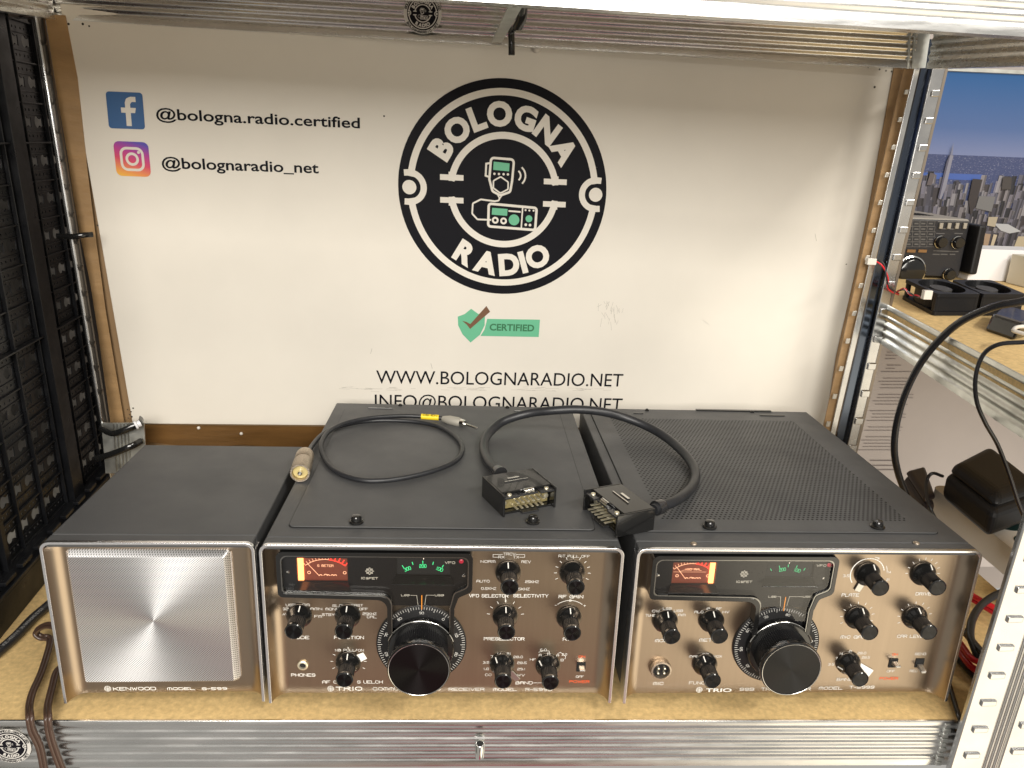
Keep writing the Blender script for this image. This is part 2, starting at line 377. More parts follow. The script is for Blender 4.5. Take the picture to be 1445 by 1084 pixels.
# chipboard
mb = MB(); mb.box(-0.325, 0.72, YF+0.0015, 0.46, -0.018, 0.0)
mb.build('shelf_board', chip, shelf, bevel=0.0012)
def beam_profile(h, amp=0.0018, n=5, lip=0.006):
    """list of (depth, z) from top to bottom; depth negative = towards viewer"""
    pts = [(0.0016, 0.0008), (0.0004, 0.0008), (0.0, 0.0002), (0.0, -0.0035)]; z = -0.0035; step = (h-0.008)/n
    for i in range(n):
        a = z-i*step
        pts += [(amp*(0.5-0.5*math.cos(2*math.pi*q/10)), a-step*q/10) for q in range(10)]
    pts += [(0.0, -h), (0.012, -h), (0.012, -h+0.001), (amp+.0012, -h+.001)]
    return pts
def beam(name, A, B, h, normal, parent, mat=galv, n=5, amp=0.0009, segs=1, **kw):
    """A,B top edge end points, profile hangs down, depth goes along -normal"""
    A = Vector(A); B = Vector(B); nn = Vector(normal).normalized(); pr = beam_profile(h, amp, n); mb = MB(); vs = []
    for i in range(segs+1):
        P = A.lerp(B, i/segs)
        for d, z in pr: vs.append(P-nn*d+AZv*z)
    k = len(pr); fs = [(i*k+j, i*k+j+1, (i+1)*k+j+1, (i+1)*k+j) for i in range(segs) for j in range(k-1)]
    mb.add(vs, fs); o = mb.build(name, mat, parent, smooth=50, **kw); return o
b1 = beam('beam', (-0.45, YF, 0), (0.562, YF, 0), 0.0435, (0, -1, 0), shelf, label='ridged galvanised front beam under the radio sets')
# zig-zag stamped end of the lower beam
mb = MB()
for i in range(9):
    z = -0.002-i*0.0047; mb.box(0.545, 0.5495+0.0012*(i % 2), YF-0.0012, YF+0.001, z-0.0036, z)
mb.build('beam_hook', galv_matt, b1, bevel=0.0004)
# top rear beam
TA = AY(-60, -36, 0.335); TB = AY(1290, 48, 0.335)
bA = AY(86, 28, 0.335); bB = AY(1288, 97, 0.335)
hr = 0.045
slope = (bB-bA)/(bB.x-bA.x)
ta = bA+slope*(-0.55-bA.x)+AZv*hr; tb = bB+AZv*hr
b2 = beam('beam', ta, tb, hr, (0, -1, 0), shelf, n=5, amp=0.0020, label='ridged galvanised beam across the top behind the round sticker')
# top front beam: seen from below at the upper right
fa = AY(700, 4, 0.0); fb = AY(1445, 52, 0.0); sl = (fb-fa)/(fb.x-fa.x)
fA = fa+sl*(-0.6-fa.x)+AZv*0.045; fB = fa+sl*(0.62-fa.x)+AZv*0.045
beam('beam', fA, fB, 0.045, (0, -1, 0), shelf, n=5, label='bright galvanised front beam of the shelf overhead')
# upper shelf board
mb = MB(); z0 = 0.5665
mb.box(-0.62, 0.62, 0.004, 0.46, z0, z0+0.018); mb.build('shelf_board', S('pale_board', (0.62, 0.57, 0.50), .6), shelf, bevel=0.001)
# side beam going forward from the right rear corner (its inner face looks left)
sA = bB+Vector((0.012, -0.004, 0)); e = at(1445, 92, 0, 0.603); e.x = 0.612
dirn = (e-sA).normalized(); sB = sA+dirn*0.30
beam('beam', sA+AZv*hr, sB+AZv*hr, hr, (-1, 0.05, 0), shelf, n=5, amp=0.0016, label='galvanised side beam leaving the upper right rear corner')
cA = bA+Vector((-0.004, 0, 0)); e = at(0, 15, 0, cA.x-0.004); sd = (e-cA).normalized()
beam('beam', cA+AZv*hr, cA+sd*0.30+AZv*hr, hr, (1, 0.05, 0), shelf, n=5, amp=0.0016, label='galvanised side beam above the black perforated panel')
# cross stiffener strap under upper shelf at the centre
q = [AY(718, 8, 0.05), AY(738, 8, 0.05), AY(708, 60, 0.328), AY(694, 60, 0.328)]
q = [Vector((p.x, p.y, max(p.z, .523) if i > 1 else p.z)) for i, p in enumerate(q)]
mb = MB(); mb.hexa(q, [p+AZv*0.0015 for p in q]); mb.build('shelf_strap', galv_matt, shelf)
def strip(T, B, Y, th, mb=None):
    """slab whose front face spans two pixel edges: T=(uL,uR,v) top, B=(uL,uR,v) bottom"""
    mb = mb or MB(); Y2 = Y if not isinstance(Y, tuple) else None
    q = [AY(B[0], B[2], Y), AY(B[1], B[2], Y), AY(T[1], T[2], Y), AY(T[0], T[2], Y)]
    mb.hexa(q, [p+AYv*th for p in q]); return mb
def ext(T, B, f0=0.0, f1=0.0):
    """extend a strip beyond its ends by a fraction"""
    l = lambda a, b, t: a+(b-a)*t
    return tuple(l(T[i], B[i], -f0) for i in range(3)), tuple(l(T[i], B[i], 1+f1) for i in range(3))
def tabs(T, B, Y, us, vs_list, w, h, mb, th=0.0012, skew=0.0):
    for v in vs_list:
        t = (v-T[2])/(B[2]-T[2]); u = T[0]+(B[0]-T[0])*t; ww = (T[1]-T[0])+((B[1]-B[0])-(T[1]-T[0]))*t
        a = u+ww*us-w/2
        q = [AY(a-1, v+h/2, Y), AY(a+w-1, v+h/2, Y), AY(a+w+1, v-h/2, Y), AY(a+1, v-h/2, Y)]
        mb.hexa([p-AYv*th for p in q], q)
# left rear post
T, B = (44, 52, 27), (147, 152, 640)
Te, Be = ext(T, B, 0.1, 0.1)
pl = strip(Te, Be, 0.318, 0.010).build('post', galv_post, shelf, bevel=0.0015, label='galvanised rear post beside the black perforated panel')
T2, B2 = (52, 61, 27), (151, 158, 640); T2e, B2e = ext(T2, B2, 0.1, 0.0)
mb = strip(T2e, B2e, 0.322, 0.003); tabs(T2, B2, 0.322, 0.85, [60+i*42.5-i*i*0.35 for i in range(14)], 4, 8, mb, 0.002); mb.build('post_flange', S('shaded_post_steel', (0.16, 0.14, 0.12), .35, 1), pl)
# the foot plate visible under the board
q = [AY(149, 668, 0.316), AY(207, 668, 0.316), AY(203, 597, 0.316), AY(143, 597, 0.316)]
mb = MB(); mb.hexa(q, [p+AYv*0.002 for p in q])
for k in range(5):
    u = 160+k*5; a = AY(u, 598, 0.3148); b = AY(u+5, 666, 0.3148); mb.tube([a, b], 0.0007, 6, 0)
mb.build('post_gusset', galv_matt, pl)
# right rear post of this bay
T, B = (1291, 1299, 95), (1172, 1180, 610); Te, Be = ext(T, B, 0.0, 0.1)
pr_ = strip(Te, Be, 0.338, 0.002).build('post', galv_post, shelf, bevel=0.0006, label='galvanised rear post at the right edge of the sign board')
mb = strip((1271, 1314, 40), (1268, 1306, 96), 0.3375, 0.002); strip((1283, 1286, 42), (1280, 1283, 97), 0.3345, 0.003, mb); strip((1290, 1293, 42), (1287, 1290, 97), 0.3345, 0.003, mb); mb.build('corner_plate', galv_matt, pr_)
strip((1276, 1291, 96), (1160, 1173, 612), 0.345, 0.002).build('taped_flange', tape, pr_)
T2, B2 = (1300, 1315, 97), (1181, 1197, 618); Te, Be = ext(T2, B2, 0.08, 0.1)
strip(Te, Be, 0.352, 0.003).build('post_flange', S('dark_reflection_steel', (0.10, 0.12, 0.16), 0.15, 1), pr_)  # dark blue reflection on this flange is put into its colour
mb = MB(); T3, B3 = (1278, 1291, 96), (1160, 1172, 610)
# front right post
p0 = AY(1445, 740, -0.02); p1 = AY(1340, 1084, -0.02); d = (p0-p1)/(p0.z-p1.z)
zt, zb = 0.30, -0.12
def fp(x, z, y=-0.02): c_ = p1+d*(z-p1.z); return Vector((c_.x+x, y, z))
mb = MB()
prof = [(0, 0.004), (0, 0.001), (0.001, 0), (0.027, 0), (0.0275, .0015), (0.029, .0015), (0.0295, 0), (.031, 0), (.0315, .0015), (.033, .0015), (.0335, 0), (.035, 0), (.0355, .0015), (.037, .0015), (.0375, 0), (.039, 0), (.0395, .002), (.041, .002), (.0415, 0), (.064, 0), (.065, .001), (.065, .025)]
vs = [fp(x, zb, -0.02+y) for x, y in prof]+[fp(x, zt, -0.02+y) for x, y in prof]; k = len(prof)
mb.add(vs, [(i, i+1, k+i+1, k+i) for i in range(k-1)])
for i in range(16):
    z = -0.10+i*0.0255
    for xx in (0.009, 0.047):
        zz = z+(0.004 if xx > .03 else 0)
        mb.hexa([fp(xx, zz, -0.0218), fp(xx+.0120, zz+.0006, -0.0218), fp(xx+.0120, zz+.0052, -0.0218), fp(xx, zz+.0052, -0.0218)],
                [fp(xx, zz, -0.0195), fp(xx+.0125, zz, -0.0195), fp(xx+.0125, zz+.0052, -0.0195), fp(xx, zz+.0052, -0.0195)])
pf = mb.build('post', galv_post, shelf, bevel=0.0006, label='galvanised front post with stamped tabs at lower right')

# ================================================================== right-hand rack
rack = thing('shelving_unit', 'second steel shelving bay to the right with fans and a black radio on its shelf', 'shelving', (0.66, 0.2, 0))
def W2(o, parent): o.location = Vector(o.location)-Vector((0.66, 0.2, 0)); return o
T, B = (1316, 1334, 98), (1197, 1209, 625); Te, Be = ext(T, B, 0.08, 0.1)
mb = strip(Te, Be, 0.345, 0.004); tabs(T, B, 0.345, 0.62, [132+i*38.5 for i in range(14)], 11, 9, mb, 0.0022)
pb = W2(mb.build('post', galv_post, rack, bevel=0.0006, label='galvanised post with stamped tabs left of the city picture'), rack)
T2, B2 = (1334, 1338, 98), (1209, 1213, 625); Te, Be = ext(T2, B2, 0.08, 0.1)
strip(Te, Be, 0.347, 0.006).build('post_edge', S('post_edge_steel', (0.30, 0.26, 0.22), 0.4, 1), pb)
# shelf at mid height, its end beam runs towards the viewer
ZS = 0.2737
a = AY(1245, 429, 0.36); b = AZ(1460, 543, ZS); dd = (b-a).normalized(); A0 = a-dd*0.10; B0 = a+dd*0.40
nrm = Vector((dd.y, -dd.x, 0)); nrm = -nrm if nrm.x > 0 else nrm
side = -nrm
mb = MB(); q = [B0+side*.001, B0+side*0.9, A0+side*1.3, A0+side*.001]; q = [Vector((p.x, p.y, ZS)) for p in q]; q[2].y = 0.86; q[3] = q[3]+(q[3]-q[0]).normalized()*0.45
mb.hexa([p-AZv*0.016 for p in q], q); W2(mb.build('shelf_board', chip, rack), rack)
W2(beam('beam', A0+AZv*0.001, B0+AZv*0.001, 0.045, nrm, rack, mat=galv_matt, n=4, amp=0.0028, label='matt galvanised end beam running towards the viewer on the right'), rack)

# rear wall
mb = MB(); mb.box(-0.62, 2.5, 0.84, 0.86, -0.4, 1.6); mb.build('wall', wallm, None, kind='structure')
mb = MB(); mb.box(-0.39, -0.37, -0.25, 0.839, -0.4, 1.0); mb.build('wall', S('added_dark_backing', (0.16, 0.158, 0.15), .7, var=.9, vs=11), None, kind='structure')  # added dark sheet, keeps the holes of the perforated panel dark
# printed sheet low on the wall
sheet = thing('printed_sheet', 'large pale printed card leaning behind the power strip under the right-hand shelf', 'printed card', (0.9, 0.82, 0))
O = sheet.location
q = [AY(1160, 800, 0.82), AY(1445, 800, 0.82), AY(1520, 420, 0.82), AY(1215, 420, 0.82)]
mb = MB(); mb.hexa([p-O for p in q], [p-O+AYv*0.006 for p in q]); mb.build('card', sheetm, sheet)
fl = Flat(Vector((0, 0, 0))-O, AX, AZv, -AYv, 0); random.seed(3)
for r in range(31):
    v = 497+r*4.6
    if r in (3, 7, 12, 17, 22, 25): continue
    u0 = 1252-r*1.35+(5 if r > 2 and r % 3 else 0); u1 = u0+(18 if r < 6 else 50)-random.random()*9
    u = u0
    while u < u1:
        w_ = 1.5+random.random()*3.5; p = AY(u, v, 0.819); p2 = AY(u+w_, v+0.15, 0.819); u += w_+1.3
        fl.stroke([(p.x, p.z), (p2.x, p2.z)], 0.0011, off=-0.819+0.0002)
for v, u0, u1 in ((650, 1228, 1262), (657, 1232, 1260), (663, 1236, 1262)):
    u = u0
    while u < u1:
        p = AY(u, v, 0.819); p2 = AY(u+3.2, v, 0.819); u += 4.6; fl.stroke([(p.x, p.z), (p2.x, p2.z)], 0.0018, off=-0.819+0.0002)
fl.build('printed_text', S('grey_print', (0.20, 0.17, 0.17), 0.6), sheet)

# city poster
poster = thing('city_poster', 'poster of a city skyline under a deep blue sky behind the black radio', 'poster', (0.95, 0.80, 0.3))
O = poster.location
def PZ(zx, zy): return AY(1280+zx/4.927, 180+zy/4.927, 0.80)
pa = AY(1290, 96, 0.80); pb2 = AY(1500, 108, 0.80); zbot = ZS-0.01
mb = MB(); mb.box(0.80-O.x, 1.35-O.x, 0, 0.004, zbot-O.z, pb2.z-O.z)
horizon = AY(1360, 222, 0.80).z
mb.build('poster_sheet', gradient_mat('poster_sky', 'Z', horizon-O.z, pb2.z-O.z, [(0.0, (0.16, 0.19, 0.33)), (0.35, (0.07, 0.12, 0.27)), (1.0, (0.018, 0.085, 0.24))], 0.3), poster)
mb = MB(); z1_ = AY(1380, 220, .8).z-O.z; z2_ = AY(1380, 262, .8).z-O.z
mb.box(0.80-O.x, 1.35-O.x, -0.0006, -0.0002, zbot-O.z, z1_)
mm, n_, l_, b_ = nmat('far_city_print'); f_ = noise(n_, l_, 320, (1, 1, 2.2), 2, .5)
l_.new(ramp(n_, l_, f_, [(0.45, (0.035, 0.05, 0.13)), (0.60, (0.05, 0.065, 0.15)), (0.75, (0.22, 0.23, 0.32))]), b_.inputs['Base Color'])
mb.build('far_city', mm, poster)
mb = MB(); zr0 = AY(1400, 252, .8).z-O.z; zr1 = AY(1400, 247, .8).z-O.z; mb.box(0.83-O.x, 1.0-O.x, -0.001, -0.0007, zr0-0.004, zr1)
mb.build('river', S('river_print', (0.05, 0.10, 0.33), 0.4), poster)
mb = MB(); cols = []; random.seed(11)
def bld(x, w, zt_, zb_, c0, lay, lean=0.0):
    y = -0.0012-lay*0.000003
    mb.add([(x+lean*0, y, zb_), (x+w, y, zb_), (x+w+lean, y, zt_), (x+lean, y, zt_)], [(0, 1, 2, 3)]); cols.append(c0)
    # darker side face and rows of windows
    mb.add([(x+w*.62, y-.000001, zb_), (x+w, y-.000001, zb_), (x+w+lean, y-.000001, zt_-.0005), (x+w*.62+lean, y-.000001, zt_)], [(0, 1, 2, 3)]); cols.append(tuple(q_*.45 for q_ in c0))
    z = zt_-0.0016
    while z > max(zb_, zt_-0.03):
        mb.add([(x+w*.08+lean, y-.000002, z-.0005), (x+w*.56+lean, y-.000002, z-.0005), (x+w*.56+lean, y-.000002, z), (x+w*.08+lean, y-.000002, z)], [(0, 1, 2, 3)]); cols.append(tuple(q_*.55 for q_ in c0)); z -= 0.0016
pal = [(0.30, 0.27, 0.27), (0.42, 0.37, 0.33), (0.20, 0.19, 0.21), (0.13, 0.12, 0.13), (0.05, 0.05, 0.055), (0.34, 0.31, 0.33), (0.48, 0.44, 0.40), (0.10, 0.085, 0.08)]
lay = 0
for row in range(12):
    base = AY(1380, 268+row*11, .8).z-O.z
    for k in range(95):
        x = -0.15+random.random()*0.5; w = 0.004+random.random()*0.007*(1+row*.05); hh = (0.006+random.random()**2*0.022); lay += 1
        c0 = random.choice(pal); s_ = (1.0-0.045*row)*0.62
        bld(x, w, base+hh, base-0.02, (c0[0]*s_*.85, c0[1]*s_*.9, c0[2]*s_*1.1), lay, (x)*0.03)
def bpoly(pts, c0):
    global lay
    lay += 1; y = -0.0012-lay*0.000003; P_ = [PZ(*p)-O for p in pts]
    mb.add([(p.x, y, p.z) for p in P_], [tuple(range(len(P_)))]); cols.append(c0)
bpoly([(265, 235), (285, 190), (312, 195), (300, 240), (262, 410), (225, 500), (205, 490)], (0.20, 0.20, 0.25))
bpoly([(265, 235), (285, 190), (290, 190), (255, 330), (215, 490), (203, 490)], (0.08, 0.08, 0.12))
bpoly([(290, 190), (312, 105), (306, 192)], (0.16, 0.17, 0.24))
bpoly([(445, 355), (513, 362), (470, 530), (430, 610), (415, 500)], (0.035, 0.03, 0.032))
bpoly([(490, 475), (602, 480), (575, 585), (465, 560)], (0.14, 0.14, 0.145))
bpoly([(655, 345), (715, 345), (710, 430), (645, 430)], (0.05, 0.045, 0.045))
bpoly([(590, 665), (690, 670), (780, 720), (700, 735), (640, 715)], (0.35, 0.36, 0.38))
bpoly([(555, 620), (620, 620), (600, 690), (545, 680)], (0.33, 0.29, 0.22))
bpoly([(760, 755), (860, 755), (860, 860), (720, 855)], (0.36, 0.31, 0.22))
bpoly([(530, 735), (570, 740), (545, 850), (515, 840)], (0.28, 0.2, 0.14))
bpoly([(590, 740), (615, 745), (580, 850), (560, 850)], (0.40, 0.34, 0.25))
bpoly([(150, 315), (185, 320), (160, 400), (125, 400)], (0.10, 0.085, 0.09))
o = mb.build('buildings', attr_mat('poster_print', .4), poster)
ca = o.data.color_attributes.new('Col', 'FLOAT_COLOR', 'CORNER')
for p_, c0 in zip(o.data.polygons, cols):
    for li in p_.loop_indices: ca.data[li].color = (*c0, 1)
mb = MB(); mb.box(0.80-O.x, 1.35-O.x, -0.004, 0.004, pb2.z-O.z+.0005, pb2.z-O.z+0.006)
mb.build('top_rail', galv_matt, poster)

# black radio on right shelf
YR = 0.56
pA = AY(1368, 310, YR); pB = AY(1352, 393, YR); zt_ = pA.z; xr = (pA.x+pB.x)/2+0.003; xl = xr-0.24
hf = thing('tabletop_radio', 'black communications radio with keypad and grey vented top in front of the city poster', 'radio', (xl, YR, ZS)); O = hf.location
hh = zt_-ZS
MB().box(0, xr-xl, 0.006, 0.17, 0.006, hh-0.006).build('case', blackm, hf, bevel=0.002)
MB().box(0.002, xr-xl-0.002, 0, 0.006, 0.004, hh-0.002).build('front_panel', S('radio_black', (0.016, 0.016, 0.019), .4), hf, bevel=0.0015)
mb = MB(); mb.box(0, xr-xl, 0.004, 0.16, hh-0.006, hh); tp = mb.build('top_cover', S('beige_grey_paint', (0.30, 0.275, 0.24), .6), hf, bevel=0.003)
mb = MB()
for i in range(34): mb.box(0.05+i*0.0048, 0.0524+i*0.0048, 0.045, 0.085, hh+0.0001, hh+0.0006)
mb.build('vent_slots', dark_in, tp)
MB().box(xr-xl+0.003, xr-xl+0.014, -0.016, 0.13, 0.01, hh-0.006).build('side_handle', blackm, hf, bevel=0.003)
fl = Flat((0, 0, 0), AX, AZv, -AYv, 0.0001)
def HP(zx, zy): p = AY(1280+zx/4.927, 180+zy/4.927, YR); return p.x-O.x, p.z-O.z
for r, yy in enumerate((668, 706, 742, 778, 812)):
    for xx in (10, 65, 112, 165):
        cx, cy = HP(xx, yy); fl.stroke([(cx-.0055, cy-.0035), (cx+.0055, cy-.0035), (cx+.0055, cy+.0035), (cx-.0055, cy+.0035)], .0006, closed=True); fl.stroke([(cx-.002, cy), (cx+.002, cy)], .002)
for xx, yy, n in ((237, 655, 4), (293, 655, 5), (345, 655, 6), (403, 655, 5), (285, 705, 9), (232, 737, 5), (358, 737, 5), (270, 860, 16), (202, 882, 4), (257, 882, 4), (315, 882, 3)):
    cx, cy = HP(xx, yy); fl.stroke([(cx-n*.0011, cy), (cx+n*.0011, cy)], .0012)
fl.build('panel_marks', S('dim_white_print', (0.10, 0.095, 0.09), .6), hf)
mb = MB()
for xx in (231, 287, 342, 397): cx, cy = HP(xx, 683); mb.box(cx-.0025, cx+.0025, -.003, 0, cy-.004, cy+.004)
mb.build('push_buttons', S('ivory_buttons', (0.30, 0.27, 0.22), .5), hf, bevel=.0005)
mb = MB()
for xx in (25, 103): cx, cy = HP(xx, 858); mb.box(cx-.006, cx+.006, -.002, 0, cy-.002, cy+.002)
mb.build('amber_buttons', S('amber_buttons', (0.20, 0.10, 0.03), .5), hf)
for xx, yy, r in ((225, 795, .0085), (343, 798, .0085), (283, 1020, .0085), (15, 1000, .021)):
    cx, cy = HP(xx, yy); mb = MB(); mb.lathe([(r, 0), (r, .002), (r*.86, .004), (r*.84, .009), (r*.76, .010)], (cx, 0, cy), (0, -1, 0), 32)
    kb = mb.build('knob', blackp, hf, smooth=35)
    mb = MB(); mb.lathe([(r*1.02, .0028), (r*1.06, .0034), (r*.98, .0042)], (cx, 0, cy), (0, -1, 0), 32, False, False); mb.build('knob_ring', chrome, kb, smooth=60)

# white carton beside the radio
a_ = AZ(1366, 396, ZS); tl = AY(1379, 352, a_.y)
MB().box(0, 0.16, 0, 0.05, 0.0, tl.z-ZS).build('white_carton', paper, None, bevel=0.0006, loc=(tl.x-0.005, a_.y, ZS+0.0005),
    label='plain white carton standing behind the two cooling fans', cat='carton')
MB().box(0, 0.10, 0, 0.04, 0.0, tl.z-ZS-.004).build('cream_carton', S('cream_card', (0.62, 0.58, 0.47), .6), None, bevel=0.0006, loc=(AY(1452, 380, a_.y-.05).x, a_.y-.05, ZS+0.0005),
    label='cream carton at the right edge beside the plain white carton', cat='carton')

# fans
def fan(name, label, bl_, br_, lb_):
    A_ = AZ(*bl_, ZS); B_ = AZ(*br_, ZS); C_ = AZ(*lb_, ZS)
    ex = B_-A_; ey = (C_-A_)*0.92; hgt = 0.024
    t = thing(name, label, 'cooling fan', A_+AZv*0.0005, 0, 'cooling fans on the right-hand shelf')
    M3 = lambda a, b, z: ex*a+ey*b+AZv*z
    mb = MB(); hole = circ(.5, .5, .44, 36); outer = rect(0, 1, 0, 1, .06)
    for z0_, z1_ in ((0, .004), (hgt-.004, hgt)):
        mb.prism([outer, hole], lambda a, b: M3(a, b, z0_), lambda a, b: M3(a, b, z1_))
    mb.prism([circ(.5, .5, .47, 36), circ(.5, .5, .44, 36)], lambda a, b: M3(a, b, .0041), lambda a, b: M3(a, b, hgt-.0041))
    for a, b in ((.07, .07), (.93, .07), (.07, .93), (.93, .93)): mb.prism([circ(a, b, .055, 10)], lambda p, q_: M3(p, q_, .004), lambda p, q_: M3(p, q_, hgt-.004))
    mb.prism([rect(.02, .98, .02, .05)], lambda a, b: M3(a, b, .0042), lambda a, b: M3(a, b, hgt-.0042))
    mb.build('frame', blackm, t)
    mb = MB(); mb.prism([circ(.5, .5, .21, 28)], lambda a, b: M3(a, b, .003), lambda a, b: M3(a, b, hgt-.002)); mb.build('hub', S('fan_hub_sticker', (0.045, 0.043, 0.04), .5), t)
    mb = MB()
    for k in range(7):
        an = k*2*math.pi/7; p1_ = (.5+.2*math.cos(an), .5+.2*math.sin(an)); p2_ = (.5+.42*math.cos(an+.25), .5+.42*math.sin(an+.25)); p3_ = (.5+.42*math.cos(an+.95), .5+.42*math.sin(an+.95)); p4_ = (.5+.2*math.cos(an+.7), .5+.2*math.sin(an+.7))
        top = [M3(*p1_, hgt-.005), M3(*p2_, hgt-.005), M3(*p3_, .006), M3(*p4_, .006)]; mb.hexa([p-AZv*.001 for p in top], top)
    mb.build('blades', blackm, t)
    return t
fan('cooling_fan', 'black cooling fan lying flat beside the rack post, nearest the red and black wires', (1316, 446), (1378, 446), (1268, 420))
fan('cooling_fan', 'black cooling fan lying flat in front of the white carton', (1380, 446), (1441, 446), (1334, 421))
# red/black fan wires with white plugs
def wire(name, pts, r, mat, label, cat, extra=None, group=None, smooth=6):
    o = MB().tube(pts, r, 8, smooth).build(name, mat, None, smooth=60, label=label, cat=cat, group=group); return o
def pts_y(lst): return [AY(u, v, y) for u, v, y in lst]
w1 = MB(); w1.tube(pts_y([(1232, 367, .33), (1245, 375, .325), (1253, 392, .325), (1252, 405, .33), (1258, 412, .34), (1268, 416, .37)]), .0009, 6).build('fan_lead', red_cord, None, smooth=60, label='red and black twisted lead with a white plug hanging by the rear post', cat='wire')
l1 = bpy.context.scene.objects['fan_lead']
MB().tube(pts_y([(1233, 365, .331), (1247, 372, .326), (1251, 392, .323), (1254, 405, .331), (1259, 409, .34), (1268, 414, .37)]), .0009, 6).build('black_core', rubber, l1, smooth=60)
p = AY(1229, 369, .33); MB().box(-.005, .005, -.003, .003, -.0035, .0035).build('plug', white_pl, l1, bevel=.0005, loc=p)
pts = pts_y([(1266, 412, .345), (1276, 407, .33), (1284, 416, .31), (1294, 417, .30), (1302, 421, .29), (1309, 420, .285)])
l2 = MB().tube(pts, .0009, 6).build('fan_lead', red_cord, None, smooth=60, label='red and black twisted lead whose white plug lies against the left fan', cat='wire')
MB().tube([q_+Vector((0, -.001, .0016*(-1)**i)) for i, q_ in enumerate(pts)], .0009, 6).build('black_core', rubber, l2, smooth=60)
p = AY(1308, 416, .285); MB().box(-.0045, .0045, -.003, .003, -.0048, .0048).build('plug', white_pl, l2, bevel=.0005, loc=p)
# dark charger at right edge
c1 = AZ(1389, 467, ZS); c2 = AZ(1430, 481, ZS); c3 = AZ(1470, 470, ZS); c4 = AZ(1410, 452, ZS)
t = thing('charger', 'black wedge-shaped charger with a pale cord at the right edge of the upper right shelf', 'charger', c1); O = t.location
mb = MB(); mb.hexa([p-O for p in (c1, c2, c3, c4)], [p-O+AZv*.018+((c3-c1)*.08 if i in (0, 1) else Vector()) for i, p in enumerate((c1, c2, c3, c4))]); mb.build('body', blackp, t, bevel=.003)
MB().tube([p-O for p in [AZ(1470, 478, ZS+.022), AZ(1440, 470, ZS+.022), AZ(1430, 466, ZS+.022), AZ(1440, 461, ZS+.022), AZ(1475, 462, ZS+.022)]], .0018, 8).build('pale_cord', white_pl, t, smooth=60)

# long black cables hanging on the right
wire('power_cable', pts_y([(1480, 415, .12), (1445, 425, .13), (1400, 434, .15), (1350, 458, .18), (1308, 500, .205), (1282, 545, .22), (1267, 590, .23), (1262, 630, .235), (1266, 662, .24), (1276, 692, .25), (1290, 725, .26)]), .0036, shiny_rubber,
     'thick glossy black cable arching down behind the right-hand radio set', 'cable')
wire('thin_cable', pts_y([(1480, 480, .05), (1445, 483, .06), (1410, 486, .07), (1388, 500, .08), (1377, 530, .085), (1378, 565, .09), (1390, 596, .095), (1408, 628, .10), (1424, 670, .10), (1437, 710, .10), (1452, 745, .10)]), .0018, shiny_rubber,
     'thin black cable looping down in front of the ribbed end beam', 'cable')

# power strip and adapters
s0 = AZ(1318, 728, 0.0); s1 = AZ(1436, 828, 0.0); dd = (s0-s1).normalized(); L = 0.42
ps = thing('power_strip', 'off-white power strip lying on the chipboard behind the right-hand radio set', 'power strip', s1, math.atan2(dd.y, dd.x)); 
rzm = Matrix.Rotation(-math.atan2(dd.y, dd.x), 3, 'Z')
wdt = 0.062
mb = MB(); mb.prism([fillet([(-.16, 0), (.185, 0), (.185, -wdt), (-.16, -wdt)], .012)], lambda a, b: Vector((a, b, 0)), lambda a, b: Vector((a, b, .034)))
mb.build('body', white_pl, ps, bevel=.004, seg=3)
for k in range(5):
    mb = MB(); mb.prism([circ(-.10+k*.045, -.031, .017, 20)], lambda a, b: Vector((a, b, .0342)), lambda a, b: Vector((a, b, .0346))); mb.build('socket', S('socket_dark', (0.01, 0.03, 0.028), .4) if k == 0 else MATS['socket_dark'], ps)
MB().box(.155, .172, -.045, -.018, .034, .040).build('red_switch', red_cord, ps, bevel=.002)
def adapter(name, label, quad, z0_, h1, ch, mat):
    q = [AZ(u, v, z0_) for u, v in quad]; c0 = sum(q, Vector())/4; O = Vector((c0.x, c0.y, z0_))
    t = thing(name, label, 'adapter', O); mb = MB()
    qq = [p-O for p in q]; mb.hexa(qq, [p+AZv*h1*.72 for p in qq]); 
    mb.build('body', mat, t, bevel=.011, seg=4)
    mb = MB(); mb.hexa([p*.995+AZv*h1*.70 for p in qq], [p*ch+AZv*h1 for p in qq]); mb.build('cap', mat, t, bevel=.011, seg=4)
    return t
adapter('power_adapter', 'large black plug-in power adapter sitting on the white power strip', [(1326, 705), (1393, 763), (1460, 738), (1385, 672)], .036, .052, .8, blackm)
adapter('power_adapter', 'small dark adapter in shadow left of the large black adapter', [(1272, 690), (1300, 735), (1315, 728), (1300, 682)], .012, .03, .85, S('dark_brown_plastic', (0.02, 0.014, 0.014), .4))
wire('adapter_lead', [AZ(1330, 672, .06), AZ(1316, 668, .07), AZ(1308, 678, .06), AZ(1308, 700, .05), AZ(1314, 720, .04), AZ(1322, 735, .02)], .002, rubber, 'short black lead looping between the two adapters', 'cable')
p = AZ(1452, 800, .0)
mb = MB(); mb.lathe([(.011, 0), (.012, .002), (.012, .05), (.010, .052), (.007, .052), (.007, .03)], (0, 0, 0), AZv, 24, cap1=False); mb.build('beige_plug', beige_pl, None, smooth=40, loc=AZ(1447, 800, .036),
    label='beige round plug standing on the power strip at the right edge', cat='plug')
